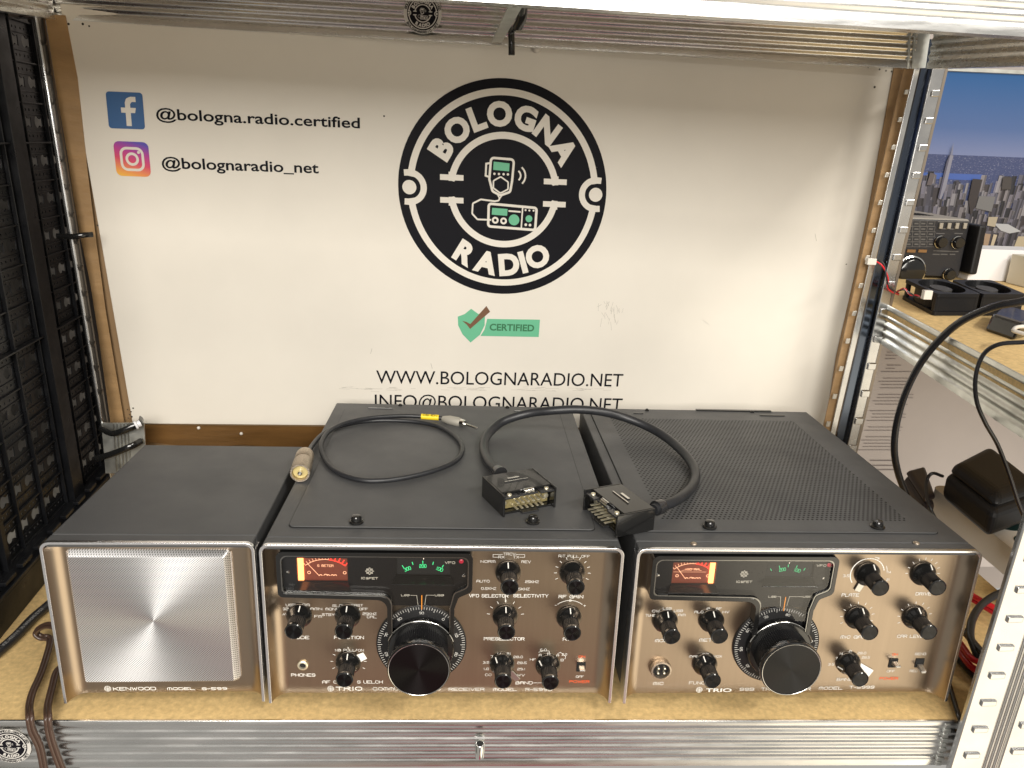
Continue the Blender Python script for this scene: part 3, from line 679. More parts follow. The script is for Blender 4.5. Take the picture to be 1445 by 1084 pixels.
# red and black leads by the post
def zc(name, lst, r, mat, label): return wire(name, [AZ(u, v, z) for u, v, z in lst], r, mat, label, 'cable')
zc('red_lead', [(1360, 832, .02), (1377, 843, .02), (1395, 853, .02), (1415, 864, .02), (1450, 884, .02)], .0028, red_cord, 'upper red lead crossing from the radio to the rubber plug')
zc('red_lead', [(1360, 838, .014), (1377, 849, .014), (1395, 860, .014), (1413, 871, .014), (1445, 890, .014)], .0028, S('dark_red_cable', (0.45, 0.015, 0.025), .35), 'second red lead running just below the uppermost one')
zc('red_lead', [(1345, 895, .016), (1357, 911, .016), (1370, 928, .018), (1385, 936, .02), (1402, 944, .02), (1425, 955, .02)], .003, red_cord, 'middle red lead of the loose bundle between radio and post')
zc('red_lead', [(1343, 902, .010), (1355, 921, .010), (1368, 938, .012), (1380, 948, .012), (1395, 960, .012), (1420, 975, .012)], .003, red_cord, 'lowest red lead of the loose bundle between radio and post')
zc('black_lead', [(1475, 833, .03), (1445, 833, .03), (1415, 836, .03), (1388, 851, .03), (1373, 872, .03), (1369, 895, .027), (1374, 912, .025), (1383, 932, .02), (1400, 955, .01)], .0036, rubber, 'black lead bending in a wide arc beside the front post')
zc('black_lead', [(1340, 870, .022), (1361, 892, .022), (1377, 911, .026), (1399, 936, .026), (1425, 962, .02)], .0032, rubber, 'straight black lead crossing over the red bundle')
zc('black_lead', [(1340, 912, .004), (1352, 929, .004), (1370, 949, .004), (1387, 966, .004), (1410, 985, .004)], .003, rubber, 'black lead lying lowest on the chipboard under the red bundle')
wire('hanging_lead', [AZ(1330, 935, .006), AZ(1339, 965, .006), AZ(1347, 992, .006), AZ(1352, 1008, .006), AY(1357, 1022, -.013), AY(1362, 1040, -.015), AY(1368, 1062, -.015), AY(1378, 1100, -.013)], .0022, shiny_rubber, 'thin black twin lead hanging over the front edge beside the post', 'cable')
p = AZ(1430, 868, .0); mb = MB(); mb.lathe([(.006, 0), (.013, .004), (.015, .014), (.014, .03), (.008, .036)], (0, 0, 0), Vector((.5, .4, .55)), 20); mb.build('rubber_plug', blackm, None, smooth=50, loc=p+AZv*.004,
    label='black rubber plug on the red leads beside the front post', cat='plug')

# ================================================================== black perforated crate panel (left)
P0 = Vector((-0.2740, 0.0, 0)); P1 = Vector((-0.3085, 0.395, 0)); dv = (P1-P0).normalized(); nv = Vector((dv.y, -dv.x, 0))   # towards the bay
crt = thing('perforated_panel', 'black plastic panel full of keyhole openings on the left side of the bay', 'panel', P0); 
def CP(s_, z, d_=0.0): return dv*(s_+(0.28-z)*0.055)+nv*d_+AZv*z
PZ0, PSX, PSZ = 0.0535, 0.0255, 0.0385
def keyhole(cx, cz, s_=1.0):
    pts = []
    for k in range(12):
        an = math.radians(35+k*(290/11)); pts.append((cx-.0022*s_+.0046*s_*math.cos(an), cz+.0008*s_+.0046*s_*math.sin(an)))
    pts += [(cx+.0035*s_, cz-.0024*s_), (cx+.0065*s_, cz-.0036*s_), (cx+.0072*s_, cz+.0048*s_), (cx+.0035*s_, cz+.0030*s_)]
    return pts
mb = MB()
nz = 13; ny = 18
for r in range(nz):
    for c_ in range(ny):
        s0_ = -0.02+c_*PSX; z0_ = PZ0+(r-0.5)*PSZ
        if s0_+PSX > 0.42: continue
        holes = []
        if not (abs(s0_+PSX/2-0.305) < 0.010): holes.append(keyhole(s0_+PSX/2, z0_+PSZ/2, 1.3))
        for dx in (.005, .0128, .0206):
            holes.append(circ(s0_+dx, z0_+.0065, .0015, 6)); holes.append(circ(s0_+dx, z0_+PSZ-.0065, .0015, 6))
        lp = [[(s0_, z0_), (s0_+PSX, z0_), (s0_+PSX, z0_+PSZ), (s0_, z0_+PSZ)]]+[list(reversed(h_)) for h_ in holes]
        fl_ = [p_ for q_ in lp for p_ in q_]; tris = tessellate_polygon([[Vector((a, b, 0)) for a, b in q_] for q_ in lp])
        nb = len(fl_); vs = [CP(a, b, 0) for a, b in fl_]+[CP(a, b, -.0010) for a, b in fl_]
        fs = [tuple(t_) for t_ in tris]+[tuple(nb+i for i in t_) for t_ in tris]; b0 = 4
        for h_ in lp[1:]:
            k = len(h_); fs += [(b0+i, b0+(i+1) % k, nb+b0+(i+1) % k, nb+b0+i) for i in range(k)]; b0 += k
        mb.add(vs, fs)
mb.build('sheet', crate, crt)
mb = MB()
def cbox(s0_, s1_, z0_, z1_, d0, d1): mb.hexa([CP(s0_, z0_, d0), CP(s1_, z0_, d0), CP(s1_, z0_, d1), CP(s0_, z0_, d1)], [CP(s0_, z1_, d0), CP(s1_, z1_, d0), CP(s1_, z1_, d1), CP(s0_, z1_, d1)])
for r in range(nz+1):
    z = PZ0+(r-0.5)*PSZ; hi = .007 if r in (5, 10) else .0030
    cbox(-.02, .412, z-.0008, z+.0008, .0002, hi)
    cbox(-.02, .412, z+.0105, z+.0115, .0002, .0012); cbox(-.02, .412, z-.0115, z-.0105, .0002, .0012)
for c_ in range(0, 17, 2): s_ = -.02+c_*PSX; cbox(s_-.0008, s_+.0008, .03, .55, .0002, .0042)
cbox(.292, .318, .03, .55, .0002, .0095)
cbox(.403, .47, .03, .55, .0002, .004)
cbox(.14, .147, .03, .55, .0002, .008)
mb.build('rib', crate, crt, bevel=.0004)
mb = MB()
cbox(-.02, .412, .030, .0335, .0002, .022); cbox(-.02, .412, .0, .030, .0195, .022); cbox(-.02, .412, .0, .003, .0, .0195)
for k in range(14): cbox(.0+k*.03, .0015+k*.03, .003, .030, .0002, .0195)
for k in range(12): cbox(.01+k*.033, .03+k*.033, .036, .040, .014, .020)
mb.build('foot_rail', crate, crt, bevel=.0006)

# zip ties
def ztie(lab, pts, w):
    mb = MB(); mb.tube(pts, .0011, 8, 5, flat=w*350); return mb.build('cable_tie', blackp, None, smooth=60, label=lab, cat='cable tie', group='black cable ties on the left rear post')
ztie('black cable tie round the left post halfway up the sign board', [AY(80, 333, .312), AY(100, 334, .308), AY(118, 332, .31), AY(131, 331, .318)], .007)
ztie('black cable tie at the lower left corner of the sign board', [AY(140, 604, .306), AY(158, 612, .304), AY(176, 607, .304), AY(196, 598, .31), AY(200, 590, .325)], .009)
ztie('black cable tie low on the left post just above the speaker', [AY(134, 648, .30), AY(160, 640, .298), AY(185, 630, .30), AY(200, 622, .312)], .009)
p = AY(198, 597, .30); mb = MB(); mb.lathe([(.004, 0), (.0035, .003), (.005, .004), (.005, .006)], (0, 0, 0), (-.7, -.5, -.3), 12); mb.build('push_pin', S('clear_plastic_pin', (0.7, 0.7, 0.72), .15), None, smooth=40, loc=p,
    label='small clear plastic pin at the lower left corner of the sign board', cat='pin')

# ================================================================== sign board
BO = Vector((0.18, 0.3726+.0522*.18, 0.0)); Bn = Vector((0.0522, -1, -0.0463)).normalized()   # plane y=.3726-.0463z+.0522x
def BD(u, v, off=0.0):
    d = ray(u, v); a = Vector((0.0522, -1, -0.0463)); c0 = 0.3726
    t = -(a.dot(CAMP)+c0)/a.dot(d); return CAMP+d*t+Bn*off
C0 = BD(711, 269.5)
sign = thing('sign_board', 'white company sign board with a round black radio logo behind the radio sets', 'sign', C0)
ex = (BD(879, 545)-BD(531, 541)).normalized(); ez = Vector((0, 0, 1)); ez = (ez-Bn*ez.dot(Bn)).normalized()
exr = (Vector((1, .0522, 0))).normalized()
def b2(u, v): p = BD(u, v)-C0; return p.dot(exr), p.dot(ez)
corners = [(84, 5), (1268, 80), (1180, 607), (187, 598)]
mb = MB(); q = [BD(*c_)-C0 for c_ in corners]; mb.hexa(q, [p-Bn*.005 for p in q]); mb.build('panel', board_w, sign, bevel=.0008)
mb = MB(); q = [BD(u, v, -.0052)-C0 for u, v in [(60, 0), (1284, 75), (1200, 650), (180, 640)]]; mb.hexa(q, [p-Bn*.004 for p in q]); mb.build('backing', S('brown_card_backing', (0.26, 0.165, 0.08), .6, var=.12, vs=14), sign)
def bstrip(name, lst, mat, off, th, label=None):
    mb = MB(); n = len(lst); q = [BD(u, v, off)-C0 for u, v in lst]
    mb.add(q+[p-Bn*th for p in q], [tuple(range(n)), tuple(reversed(range(n, 2*n)))]+[(i, (i+1) % n, n+(i+1) % n, n+i) for i in range(n)])
    kw = {'label': label} if label else {}
    return mb.build(name, mat, sign, **kw)
bstrip('edge_tape', [(64, 20), (93, 22), (110, 110), (124, 240), (137, 345), (150, 440), (176, 597), (157, 600), (146, 520), (139, 470), (128, 400), (113, 330), (103, 270), (96, 220), (84, 150), (73, 80)], tape, .0012, .0008, 'wrinkled brown tape down the left edge')
bstrip('edge_tape', [(1262, 88), (1290, 90), (1284, 135), (1268, 200), (1258, 250), (1243, 310), (1236, 350), (1222, 400), (1205, 460), (1199, 520), (1180, 600), (1163, 606), (1180, 500), (1204, 395), (1226, 290)], tape, .0012, .0008, 'brown tape down the right edge with a torn border')
bstrip('bottom_tape', [(200, 599), (480, 602), (900, 604), (1180, 608), (1180, 640), (600, 645), (340, 627), (300, 632), (260, 629), (200, 622)], gloss_tape, .0015, .0008)
mb = MB(); q = [BD(u, v, .0016)-C0 for u, v in [(1283, 100), (1290, 100), (1183, 570), (1172, 605)]]; q2 = [p-Bn*.0005 for p in q]; mb.hexa(q, q2); mb.build('torn_gap', dark_in, sign)
# flanges of the post poking out between the tape
T, B = (1274, 1296, 96), (1158, 1176, 600); tabm = S('tab_steel', (0.5, 0.48, 0.44), .4, 1)
for i in range(13): mb = MB(); tabs(T, B, .334, .55, [130+i*39.0], 5, 7, mb, .002); mb.build('post_tab', tabm, pr_, bevel=.0004)
# logo
def afl(Cpx, Upx1, Upx0, Vpx1, Vpx0, off=.0004):
    Cc = BD(*Cpx); U_ = (BD(*Upx1)-BD(*Upx0))/2; V_ = (BD(*Vpx1)-BD(*Vpx0))/2
    return Cc-C0, U_, V_
lc, lu, lv = afl((710.7, 269.6), (857.2, 276), (563.8, 264), (713.5, 118.3), (708, 421.2))
def LG(mlift=0.0): return Flat(lc, lu, lv, Bn, .0003+mlift)
def logo(LG, ink_b, ink_w, ink_g, parent, prefix='logo'):
    L0 = LG(0); L0.poly(circ(0, 0, 1, 96)); disc = L0.build('emblem', ink_b, parent)
    Lw = LG(.0002)
    aL = math.asin(.13/.90)
    # outer white ring broken at both sides by small half circles
    g = 8.5
    Lw.arc(0, 0, .885, g, 180-g, .062, 60); Lw.arc(0, 0, .885, 180+g, 360-g, .062, 60)
    for s_ in (-1, 1):
        cx = s_*.895; pts = []
        a0, a1 = (-98, 98) if s_ < 0 else (82, 278)
        Lw.arc(cx, 0, .135, a0, a1, .058, 22); Lw.disc(cx, 0, .066)
    # inner ring with T-ends
    Lw.arc(0, 0, .505, 12, 168, .062, 40); Lw.arc(0, 0, .505, 192, 348, .062, 40)
    for s_ in (-1, 1):
        for t_ in (-1, 1):
            Lw.stroke([(s_*.495-.085, t_*.105), (s_*.495+.085, t_*.105)], .052)
            Lw.stroke([(s_*.494, t_*.105), (s_*.494, t_*.125)], .062)
    Lw.build('emblem_rings', ink_w, disc)
    Lt = LG(.0002)
    def arctext(t, r, mid, span, h, inward=False):
        ws = []
        for ch in t: vs_, fs_, x0, x1, chh = bfont(ch, .055); ws.append((x1-x0)/chh*h)
        gap = (math.radians(abs(span))*r-sum(ws))/(len(t)-1); pos = -math.radians(abs(span))*r/2
        for ch, w_ in zip(t, ws):
            a = pos+w_/2; pos += w_+gap
            if inward: an = math.radians(mid)+a/r; ux = (-math.sin(an), math.cos(an)); up = (-math.cos(an), -math.sin(an))
            else: an = math.radians(mid)-a/r; ux = (math.sin(an), -math.cos(an)); up = (math.cos(an), math.sin(an))
            c_ = (r*math.cos(an), r*math.sin(an)); b_ = (c_[0]-up[0]*h/2, c_[1]-up[1]*h/2)
            Lt.bf(ch, (b_[0]-ux[0]*w_/2, b_[1]-ux[1]*w_/2), (b_[0]+ux[0]*w_/2, b_[1]+ux[1]*w_/2), h, .055)
    arctext('BOLOGNA', .70, 90, 130, .205); Lt.build('emblem_word', ink_w, disc); Lt = LG(.0002); arctext('RADIO', .70, -90, 78, .205, True)
    Lt.build('emblem_word', ink_w, disc)
    # microphone and transceiver pictogram
    Z = lambda x, y: ((x-560)/482, (557-y)/497)
    Lm = LG(.0002)
    def zs(pts, w=.022, closed=False, r=0):
        q_ = [Z(*p_) for p_ in pts]
        if r: q_ = fillet(q_, r, 4)
        Lm.stroke(q_, w, closed=closed)
    zs([(500, 408), (605, 412), (598, 510), (590, 560), (545, 578), (508, 560), (493, 505)], .022, True, .03)
    zs([(495, 432), (478, 436), (476, 490), (494, 496)], .018)
    zs(fillet([(512, 545), (512, 512), (545, 492), (580, 515), (580, 548), (545, 568)], 8, 3), .014, True)
    for x_ in (516, 537, 558, 578): Lm.disc(*Z(x_, 480), .012, 8)
    for r_, w_ in ((.052, .016), (.098, .016)):
        c_ = Z(612, 484); Lm.arc(c_[0], c_[1], r_, -42, 48, w_, 8)
    zs([(530, 572), (542, 592), (556, 573)], .012); zs(fillet([(542, 590), (538, 602), (520, 606), (455, 600), (418, 620), (415, 668), (440, 694), (500, 694)], [0]*1+[8]*6+[0], 4), .016)
    zs([(492, 618), (716, 630), (712, 735), (490, 725)], .024, True, .025)
    zs([(650, 630), (646, 728)], .014); zs([(588, 649), (637, 651)], .016)
    for x_, y_ in ((523, 695), (562, 697)): c_ = Z(x_, y_); Lm.arc(*c_, .024, 0, 360, .018, 14)
    for x_, y_, r_ in ((664, 642, .010), (682, 643, .010), (702, 643, .010), (667, 711, .014), (687, 712, .014)): Lm.disc(*Z(x_, y_), r_, 8)
    Lm.build('pictogram', ink_w, disc)
    Lg = LG(.00025)
    Lg.poly([Z(512, 425), Z(585, 430), Z(583, 466), Z(510, 462)]); Lg.poly([Z(508, 637), Z(580, 640), Z(578, 672), Z(506, 669)])
    Lg.disc(*Z(611, 690), .052); Lg.disc(*Z(681, 682), .033)
    Lg.build('pictogram_screens', ink_g, disc)
    return disc
logo(LG, black_ink, board_w, green_ink, sign)
# boards' lettering
fb_ = Flat((0, 0, 0), exr, ez, Bn, .0004)
def bt(t, u0, v0, u1, v1, hpx, bold=0.0):
    a = b2(u0, v0); b = b2(u1, v1); mid = ((u0+u1)/2, (v0+v1)/2); h_ = (Vector(b2(*mid))-Vector(b2(mid[0], mid[1]-hpx))).length
    f_ = Flat((0, 0, 0), exr, ez, Bn, .0004); f_.bf(t, a, b, h_, bold); f_.build('lettering', black_ink, sign)
bt('@bologna.radio.certified', 221, 168, 508, 181, 15, .016)
bt('@bolognaradio_net', 229, 237, 450, 244.5, 15, .016)
bt('WWW.BOLOGNARADIO.NET', 531, 541, 878, 545.5, 18, .002)
bt('INFO@BOLOGNARADIO.NET', 529, 575, 877, 580, 18, .002)
# icons
def ic(px4, r=.16):
    """icon square: BL, BR, TR, TL pixels -> Flat in unit coordinates 0..1"""
    a, b, c_, d_ = [BD(*p_) for p_ in px4]; return a-C0, ((b-a)+(c_-d_))/2, ((d_-a)+(c_-b))/2
o_, u_, v_ = ic([(154, 181), (204, 182), (201, 131), (148, 128)])
f1 = Flat(o_, u_, v_, Bn, .0004); f1.poly(rect(0, 1, 0, 1, .09)); fbk = f1.build('blue_icon', blue_ink, sign)
f2 = Flat(o_, u_, v_, Bn, .0006)
f2.poly(fillet([(.50, .08), (.64, .08), (.64, .44), (.76, .44), (.79, .58), (.64, .58), (.64, .68), (.69, .74), (.80, .74), (.80, .88), (.66, .88), (.54, .83), (.50, .72), (.50, .58), (.38, .58), (.38, .44), (.50, .44)], [0, 0, 0, 0, 0, 0, .03, .03, 0, 0, .08, .08, .02, 0, 0, 0, 0], 3))
f2.build('icon_letter', board_w, fbk)
o_, u_, v_ = ic([(165, 248), (213, 249), (209, 201), (159, 198)])
def iggrad():
    m, n, l, b = nmat('rainbow_icon_print'); t = n.new('ShaderNodeTexCoord'); s = n.new('ShaderNodeSeparateXYZ'); l.new(t.outputs['Generated'], s.inputs[0])
    ml = n.new('ShaderNodeMath'); ml.operation = 'MULTIPLY_ADD'; ml.inputs[1].default_value = .25; l.new(s.outputs['X'], ml.inputs[0])
    a = n.new('ShaderNodeMath'); a.operation = 'MULTIPLY'; a.inputs[1].default_value = .8; l.new(s.outputs['Z'], a.inputs[0]); l.new(a.outputs[0], ml.inputs[2])
    l.new(ramp(n, l, ml.outputs[0], [(0.0, (0.85, .50, .05)), (.22, (0.80, .28, .08)), (.45, (0.66, .06, .13)), (.7, (.45, .04, .28)), (.95, (.10, .07, .42))]), b.inputs['Base Color'])
    b.inputs['Roughness'].default_value = .45; return m
f1 = Flat(o_, u_, v_, Bn, .0004); f1.poly(rect(0, 1, 0, 1, .16)); cam_i = f1.build('camera_icon', iggrad(), sign)
f2 = Flat(o_, u_, v_, Bn, .0006); f2.stroke(rect(.19, .81, .19, .81, .17), .075, closed=True); f2.arc(.5, .5, .155, 0, 360, .075, 24); f2.disc(.70, .70, .042); f2.build('icon_outline', board_w, cam_i)
# certified badge
Z3 = lambda x, y: b2(500+x/3.44, 420+y/3.44)
f3 = Flat((0, 0, 0), exr, ez, Bn, .0004)
f3.poly([Z3(*p_) for p_ in [(502, 92), (535, 80), (567, 54), (600, 78), (634, 92), (632, 135), (610, 180), (564, 218), (525, 178), (504, 135)]])
f3.poly([Z3(*p_) for p_ in [(645, 103), (901, 107), (895, 191), (612, 186), (632, 155)]])
bg_ = f3.build('badge', green_ink, sign)
f4 = Flat((0, 0, 0), exr, ez, Bn, .0006); f4.poly([Z3(*p_) for p_ in [(523, 112), (545, 118), (563, 128), (641, 40), (659, 68), (562, 152), (545, 130)]]); f4.build('tick', brown_ink, bg_)
f5 = Flat((0, 0, 0), exr, ez, Bn, .0006); a = Z3(656, 158); b = Z3(872, 163); f5.bf('CERTIFIED', a, b, (Vector(Z3(700, 160))-Vector(Z3(700, 128))).length, .03); f5.build('badge_lettering', dgreen_ink, bg_)
# scuffs and pin holes
random.seed(5)
fs_ = Flat((0, 0, 0), exr, ez, Bn, .00025)
for k in range(26):
    u = 860+random.gauss(0, 9); v = 425+random.random()*30; a = b2(u, v); b = b2(u+random.gauss(0, 2), v+3+random.random()*10); fs_.stroke([a, b], .00025)
for k in range(60):
    u = random.choice([470, 520, 620, 720, 800])+random.random()*60; v = 549+random.gauss(0, 1.5); a = b2(u, v); b = b2(u+4+random.random()*16, v+random.gauss(0, .5)); fs_.stroke([a, b], .00022)
for u, v, u2, v2 in ((525, 492, 523, 499), (608, 513, 610, 520), (822, 233, 829, 236), (830, 236, 843, 236), (992, 452, 1000, 458), (1150, 330, 1152, 340)): fs_.stroke([b2(u, v), b2(u2, v2)], .0004)
fs_.build('scuff_marks', grey_smudge, sign)
fh = Flat((0, 0, 0), exr, ez, Bn, .0003)
for u, v in ((97, 34), (117, 34), (126, 37), (138, 318), (183, 585), (180, 578), (185, 581), (188, 576), (181, 590), (186, 588), (1225, 95), (1241, 98), (1250, 100), (1258, 101), (1234, 123), (1194, 373), (542, 164)):
    fh.disc(*b2(u, v), .0007+random.random()*.0006, 7)
fh.build('pin_holes', S('dark_pin_holes', (0.03, 0.025, 0.02), .7), sign)
for u, v in ((757, 69),):
    mb = MB(); p = BD(u, v, .0005)-C0; mb.lathe([(.0045, 0), (.0045, .0015), (.003, .003), (.001, .0035)], p, Bn, 18); mb.build('white_stud', white_pl, sign, smooth=50)
for u, v in ((281, 603), (341, 611)):
    mb = MB(); p = BD(u, v, .002)-C0; mb.lathe([(.002, 0), (.0018, .001), (.0008, .0018)], p, Bn, 12); mb.build('white_stud', white_pl, sign, smooth=50)

# round stickers on beams
def sticker(Cw, r, parent, label, n=Vector((0, -1, 0)), ea=AX, eb=AZv):
    o = MB(); 
    f0 = Flat(Cw, ea*r, eb*r, n, 0); f0.poly(circ(0, 0, 1.22, 48)); st = f0.build('sticker', S('sticker_white', (0.55, 0.53, 0.50), .4) if 'sticker_white' not in MATS else MATS['sticker_white'], parent, label=label)
    def G(l=0.0): return Flat(Cw, ea*r, eb*r, n, .00015+l*.5)
    d_ = logo(G, black_ink, MATS['sticker_white'], MATS['sticker_white'], None); d_.parent = st
    for c__ in list(d_.children): c__.parent = st; c__.name = c__.name.replace('emblem_', 'emblem_')
    ft = Flat(Cw, ea*r, eb*r, n, .0002)
    def ring_text(t, mid, span, inward):
        for i, ch in enumerate(t):
            an = math.radians(mid+(i/(len(t)-1)-.5)*span*(1 if inward else -1)); c_ = (1.11*math.cos(an), 1.11*math.sin(an))
            ft.text(ch, c_[0], c_[1], .10, .12, .035, rot=an+(math.pi/2 if inward else -math.pi/2))
    ring_text('BOLOGNA.RADIO.CERTIFIED', 90, 150, False); ring_text('BOLOGNARADIO.NET', -90, 115, True)
    ft.build('sticker_lettering', black_ink, st); return st
p = AY(596.5, 19, .333); sticker(p, .0155, shelf, 'small round black and white sticker on the upper rear beam')
p = AY(14, 1053, YF-.0008); sticker(p, .0130, shelf, 'round black and white sticker at the left end of the lower beam')

# black hook hanging from the top beam
q = pts_y([(737, 6, .20), (735, 22, .22), (728, 38, .25), (722, 44, .26), (722, 60, .26), (722, 78, .26)])
hk = MB().tube(q, .0032, 10, 5, flat=.8).build('hook', blackp, None, smooth=50, label='black plastic hook hanging under the middle of the upper shelf', cat='hook')
mb = MB(); mb.tube(pts_y([(737, 8, .21), (736, 26, .22), (730, 40, .23)]), .0045, 8, 4, flat=.5); mb.build('clip', blackp, hk, smooth=50)
# clear tape remains on upper rear beam and on the board
# pin standing out of the lower beam
p = AY(677, 1053, YF); mb = MB(); mb.lathe([(.0035, 0), (.0036, .0006), (.0036, .0122), (.0032, .0127), (.0027, .0127), (.0026, .0120)], (0, -.0042, -.0065), AZv, 28, cap1=True)
sl_ = mb.build('steel_sleeve', chrome, None, smooth=40, loc=p, label='small shiny steel sleeve stuck upright on the lower front beam', cat='magnet')
mb = MB(); mb.lathe([(.0030, .0128), (.0028, .0130)], (0, -.0042, -.0065), AZv, 24); mb.build('hollow_shade', dark_in, sl_)  # dark disc paints the shade inside the hollow sleeve

# ================================================================== radio sets
def knob_proto():
    mb = MB(); mb.lathe([(.0060, .006), (.0064, .010), (.0064, .0195), (.0060, .0198)], (0, 0, 0), (0, -1, 0), 56, True, False, flute=(1, 2, .0004))
    k = mb.build('knob', blackp, None, smooth=25); sc.collection.objects.unlink(k)
    return k
def make_knob(parent, x, z, ang=0.0, scale=1.0, name='knob', y=.012, pointer=True):
    k = MB(); k.lathe([(.0060, .005), (.0064, .009), (.0064, .0190), (.0060, .0193)], (0, 0, 0), (0, -1, 0), 56, True, False, flute=(1, 2, .00045))
    k = k.build(name, blackm, parent, smooth=25, loc=(x, y, z))
    s_ = MB(); s_.lathe([(.0098, .0002), (.0101, .0010), (.0099, .0022), (.0088, .0042), (.0074, .0062), (.0066, .0088)], (0, 0, 0), (0, -1, 0), 40, True, True); s_ = s_.build('skirt', blackp, k, smooth=35)
    c_ = MB(); c_.lathe([(.0060, .0190), (.00675, .0194), (.00675, .0212), (.0062, .0218), (.0057, .0216)], (0, 0, 0), (0, -1, 0), 40, False, False); c_.build('rim', blackp, k, smooth=40)
    c_ = MB(); c_.lathe([(.0057, .0215), (.0056, .0216)], (0, 0, 0), (0, -1, 0), 40, False, True); c_.build('cap', spun_black, k)
    if pointer:
        pm = MB(); R_ = Matrix.Rotation(-ang, 3, 'Y')
        vs = [R_ @ Vector(v) for v in [(-.0004, -.0028, .0097), (.0004, -.0028, .0097), (.0004, -.0072, .0074), (-.0004, -.0072, .0074)]]
        up = [v+Vector((0, -.0004, 0))+R_ @ Vector((0, 0, .0004)) for v in vs]; pm.hexa(vs, up); pm.build('pointer', white_ink, k)
    if scale != 1: k.scale = (scale,)*3
    return k
def shell(t, w, zt, z0, depth, trimw=.0022):
    """wing trim + panel + case for one set, local coordinates"""
    o_ = fillet([(0, z0), (w, z0), (w, zt), (0, zt)], [0, 0, .0065, .0065], 6)
    i_ = [(w-trimw, z0), (trimw, z0)]
    inner = fillet([(trimw, z0), (w-trimw, z0), (w-trimw, zt-.0018), (trimw, zt-.0018)], [0, 0, .0055, .0055], 6)
    # inverted U outline
    ou = [p for p in o_]; iu = [p for p in inner]
    # outer goes (0,z0),(w,z0),...; make open U polygon
    poly = ou[1:]+[ou[0]]+[iu[0]]+list(reversed(iu[1:]))
    mb = MB(); mb.prism([poly], lambda a, b: Vector((a, 0, b)), lambda a, b: Vector((a, .0034, b)))
    for xa in (0, w-trimw): mb.box(xa, xa+trimw, .0034, .0145, z0, zt-.0066)
    mb.build('trim_frame', trimm, t, bevel=.0004)
    # case
    mb = MB(); mb.box(.0018, w-.0018, .0146, depth, z0+.0006, zt-.0012); mb.box(.0018, w-.0018, .0035, .0146, zt-.0060, zt-.0012); cs = mb.build('case', casem, t, bevel=.0012)
    # panel with flared ends
    prof = []
    for k in range(9):
        a = math.pi/2*k/8; prof.append((.0135-.0112*math.cos(a), .0005+.0115*math.sin(a)))
    pr2 = prof+[(w-x, y) for x, y in reversed(prof)]
    mb = MB(); n = len(pr2); zz = (z0+.0003, zt-.0061)
    vs = [(x, y, zz[0]) for x, y in pr2]+[(x, y, zz[1]) for x, y in pr2]+[(x, y+.0016, zz[0]) for x, y in pr2]+[(x, y+.0016, zz[1]) for x, y in pr2]
    fs = [(i, i+1, n+i+1, n+i) for i in range(n-1)]+[(2*n+i, 2*n+i+1, 3*n+i+1, 3*n+i) for i in range(n-1)]+[(i, i+1, 2*n+i+1, 2*n+i) for i in range(n-1)]+[(n+i, n+i+1, 3*n+i+1, 3*n+i) for i in range(n-1)]
    mb.add(vs, fs); pn = mb.build('front_panel', bronzem, t, smooth=30)
    # feet
    for fx in (.03, w-.03):
        for fy in (.04, depth-.03):
            f_ = MB(); f_.lathe([(.009, 0), (.010, .002), (.010, z0+.0006)], (fx, fy, 0), AZv, 20); f_.build('foot', blackm, t, smooth=40)
    return cs, pn
def emblem(fl, cx, cy, r, inv=None):
    """leaf-like round mark of fine strokes"""
    fl.arc(cx, cy, r, 0, 360, r*.16, 24); fl.stroke([(cx, cy-r*1.05), (cx, cy+r*.9)], r*.14)
    for s_ in (-1, 1):
        for k in (-.45, -.05, .35): fl.stroke([(cx+s_*r*.1, cy+r*(k-.15)), (cx+s_*r*.75, cy+r*(k+.25))], r*.16)

# ---- speaker
SF = Frame((-0.1557, -0.0006, 0), 0.0167)
spk = thing('loudspeaker', 'small bronze desk loudspeaker with square silver grille, leftmost of the sets', 'speaker', SF.o, SF.y)
shell(spk, .152, .1513, .012, .191)
gx0, gx1, gz0, gz1 = .0128, .1312, .0245, .1400
mb = MB()
o2 = rect(gx0, gx1, gz0, gz1, .003, 4); i2 = rect(gx0+.0025, gx1-.0025, gz0+.0025, gz1-.0025, .0015, 4); n = len(o2)
vs = [(a, .0118, b) for a, b in o2]+[(a, .0105, b) for a, b in o2]+[(a*1.0, .0058, b) for a, b in i2]+[(a, .0050, b) for a, b in rect(gx0+.0034, gx1-.0034, gz0+.0034, gz1-.0034, .001, 4)]
fs = [(r*n+i, r*n+(i+1) % n, (r+1)*n+(i+1) % n, (r+1)*n+i) for r in range(3) for i in range(n)]+[tuple(3*n+i for i in range(n))]
mb.add(vs, fs); mb.build('grille', grillem, spk, smooth=25)
# toothed punched rim of the grille
mb = MB()
k = 0
while gz0+.003+k*.0013 < gz1-.003:
    z = gz0+.003+k*.0013; mb.box(gx0-.0006, gx0+.0001, .0112, .0119, z, z+.0007); mb.box(gx1-.0001, gx1+.0006, .0112, .0119, z, z+.0007); k += 1
mb.build('grille_rim', trimm, spk)
fl = Flat((0, .012, 0), AX, AZv, -AYv)
def SP(zx, zy): p = SF.px(40+zx/4.014, 740+zy/4.014, 1, .012); return p.x, p.z
def wtext(fl, P, t, zx0, zx1, zy, h, w):
    a = P(zx0, zy); b = P(zx1, zy); fl.text(t, (a[0]+b[0])/2, (a[1]+b[1])/2, b[0]-a[0], h, w)
emblem(fl, *SP(450, 930), .0024)
wtext(fl, SP, 'KENWOOD', 482, 722, 930, .0026, .00055)
wtext(fl, SP, 'MODEL', 788, 942, 930, .0021, .0005); wtext(fl, SP, 'S-599', 985, 1124, 930, .0021, .0005)
fl.build('lettering', white_ink, spk)

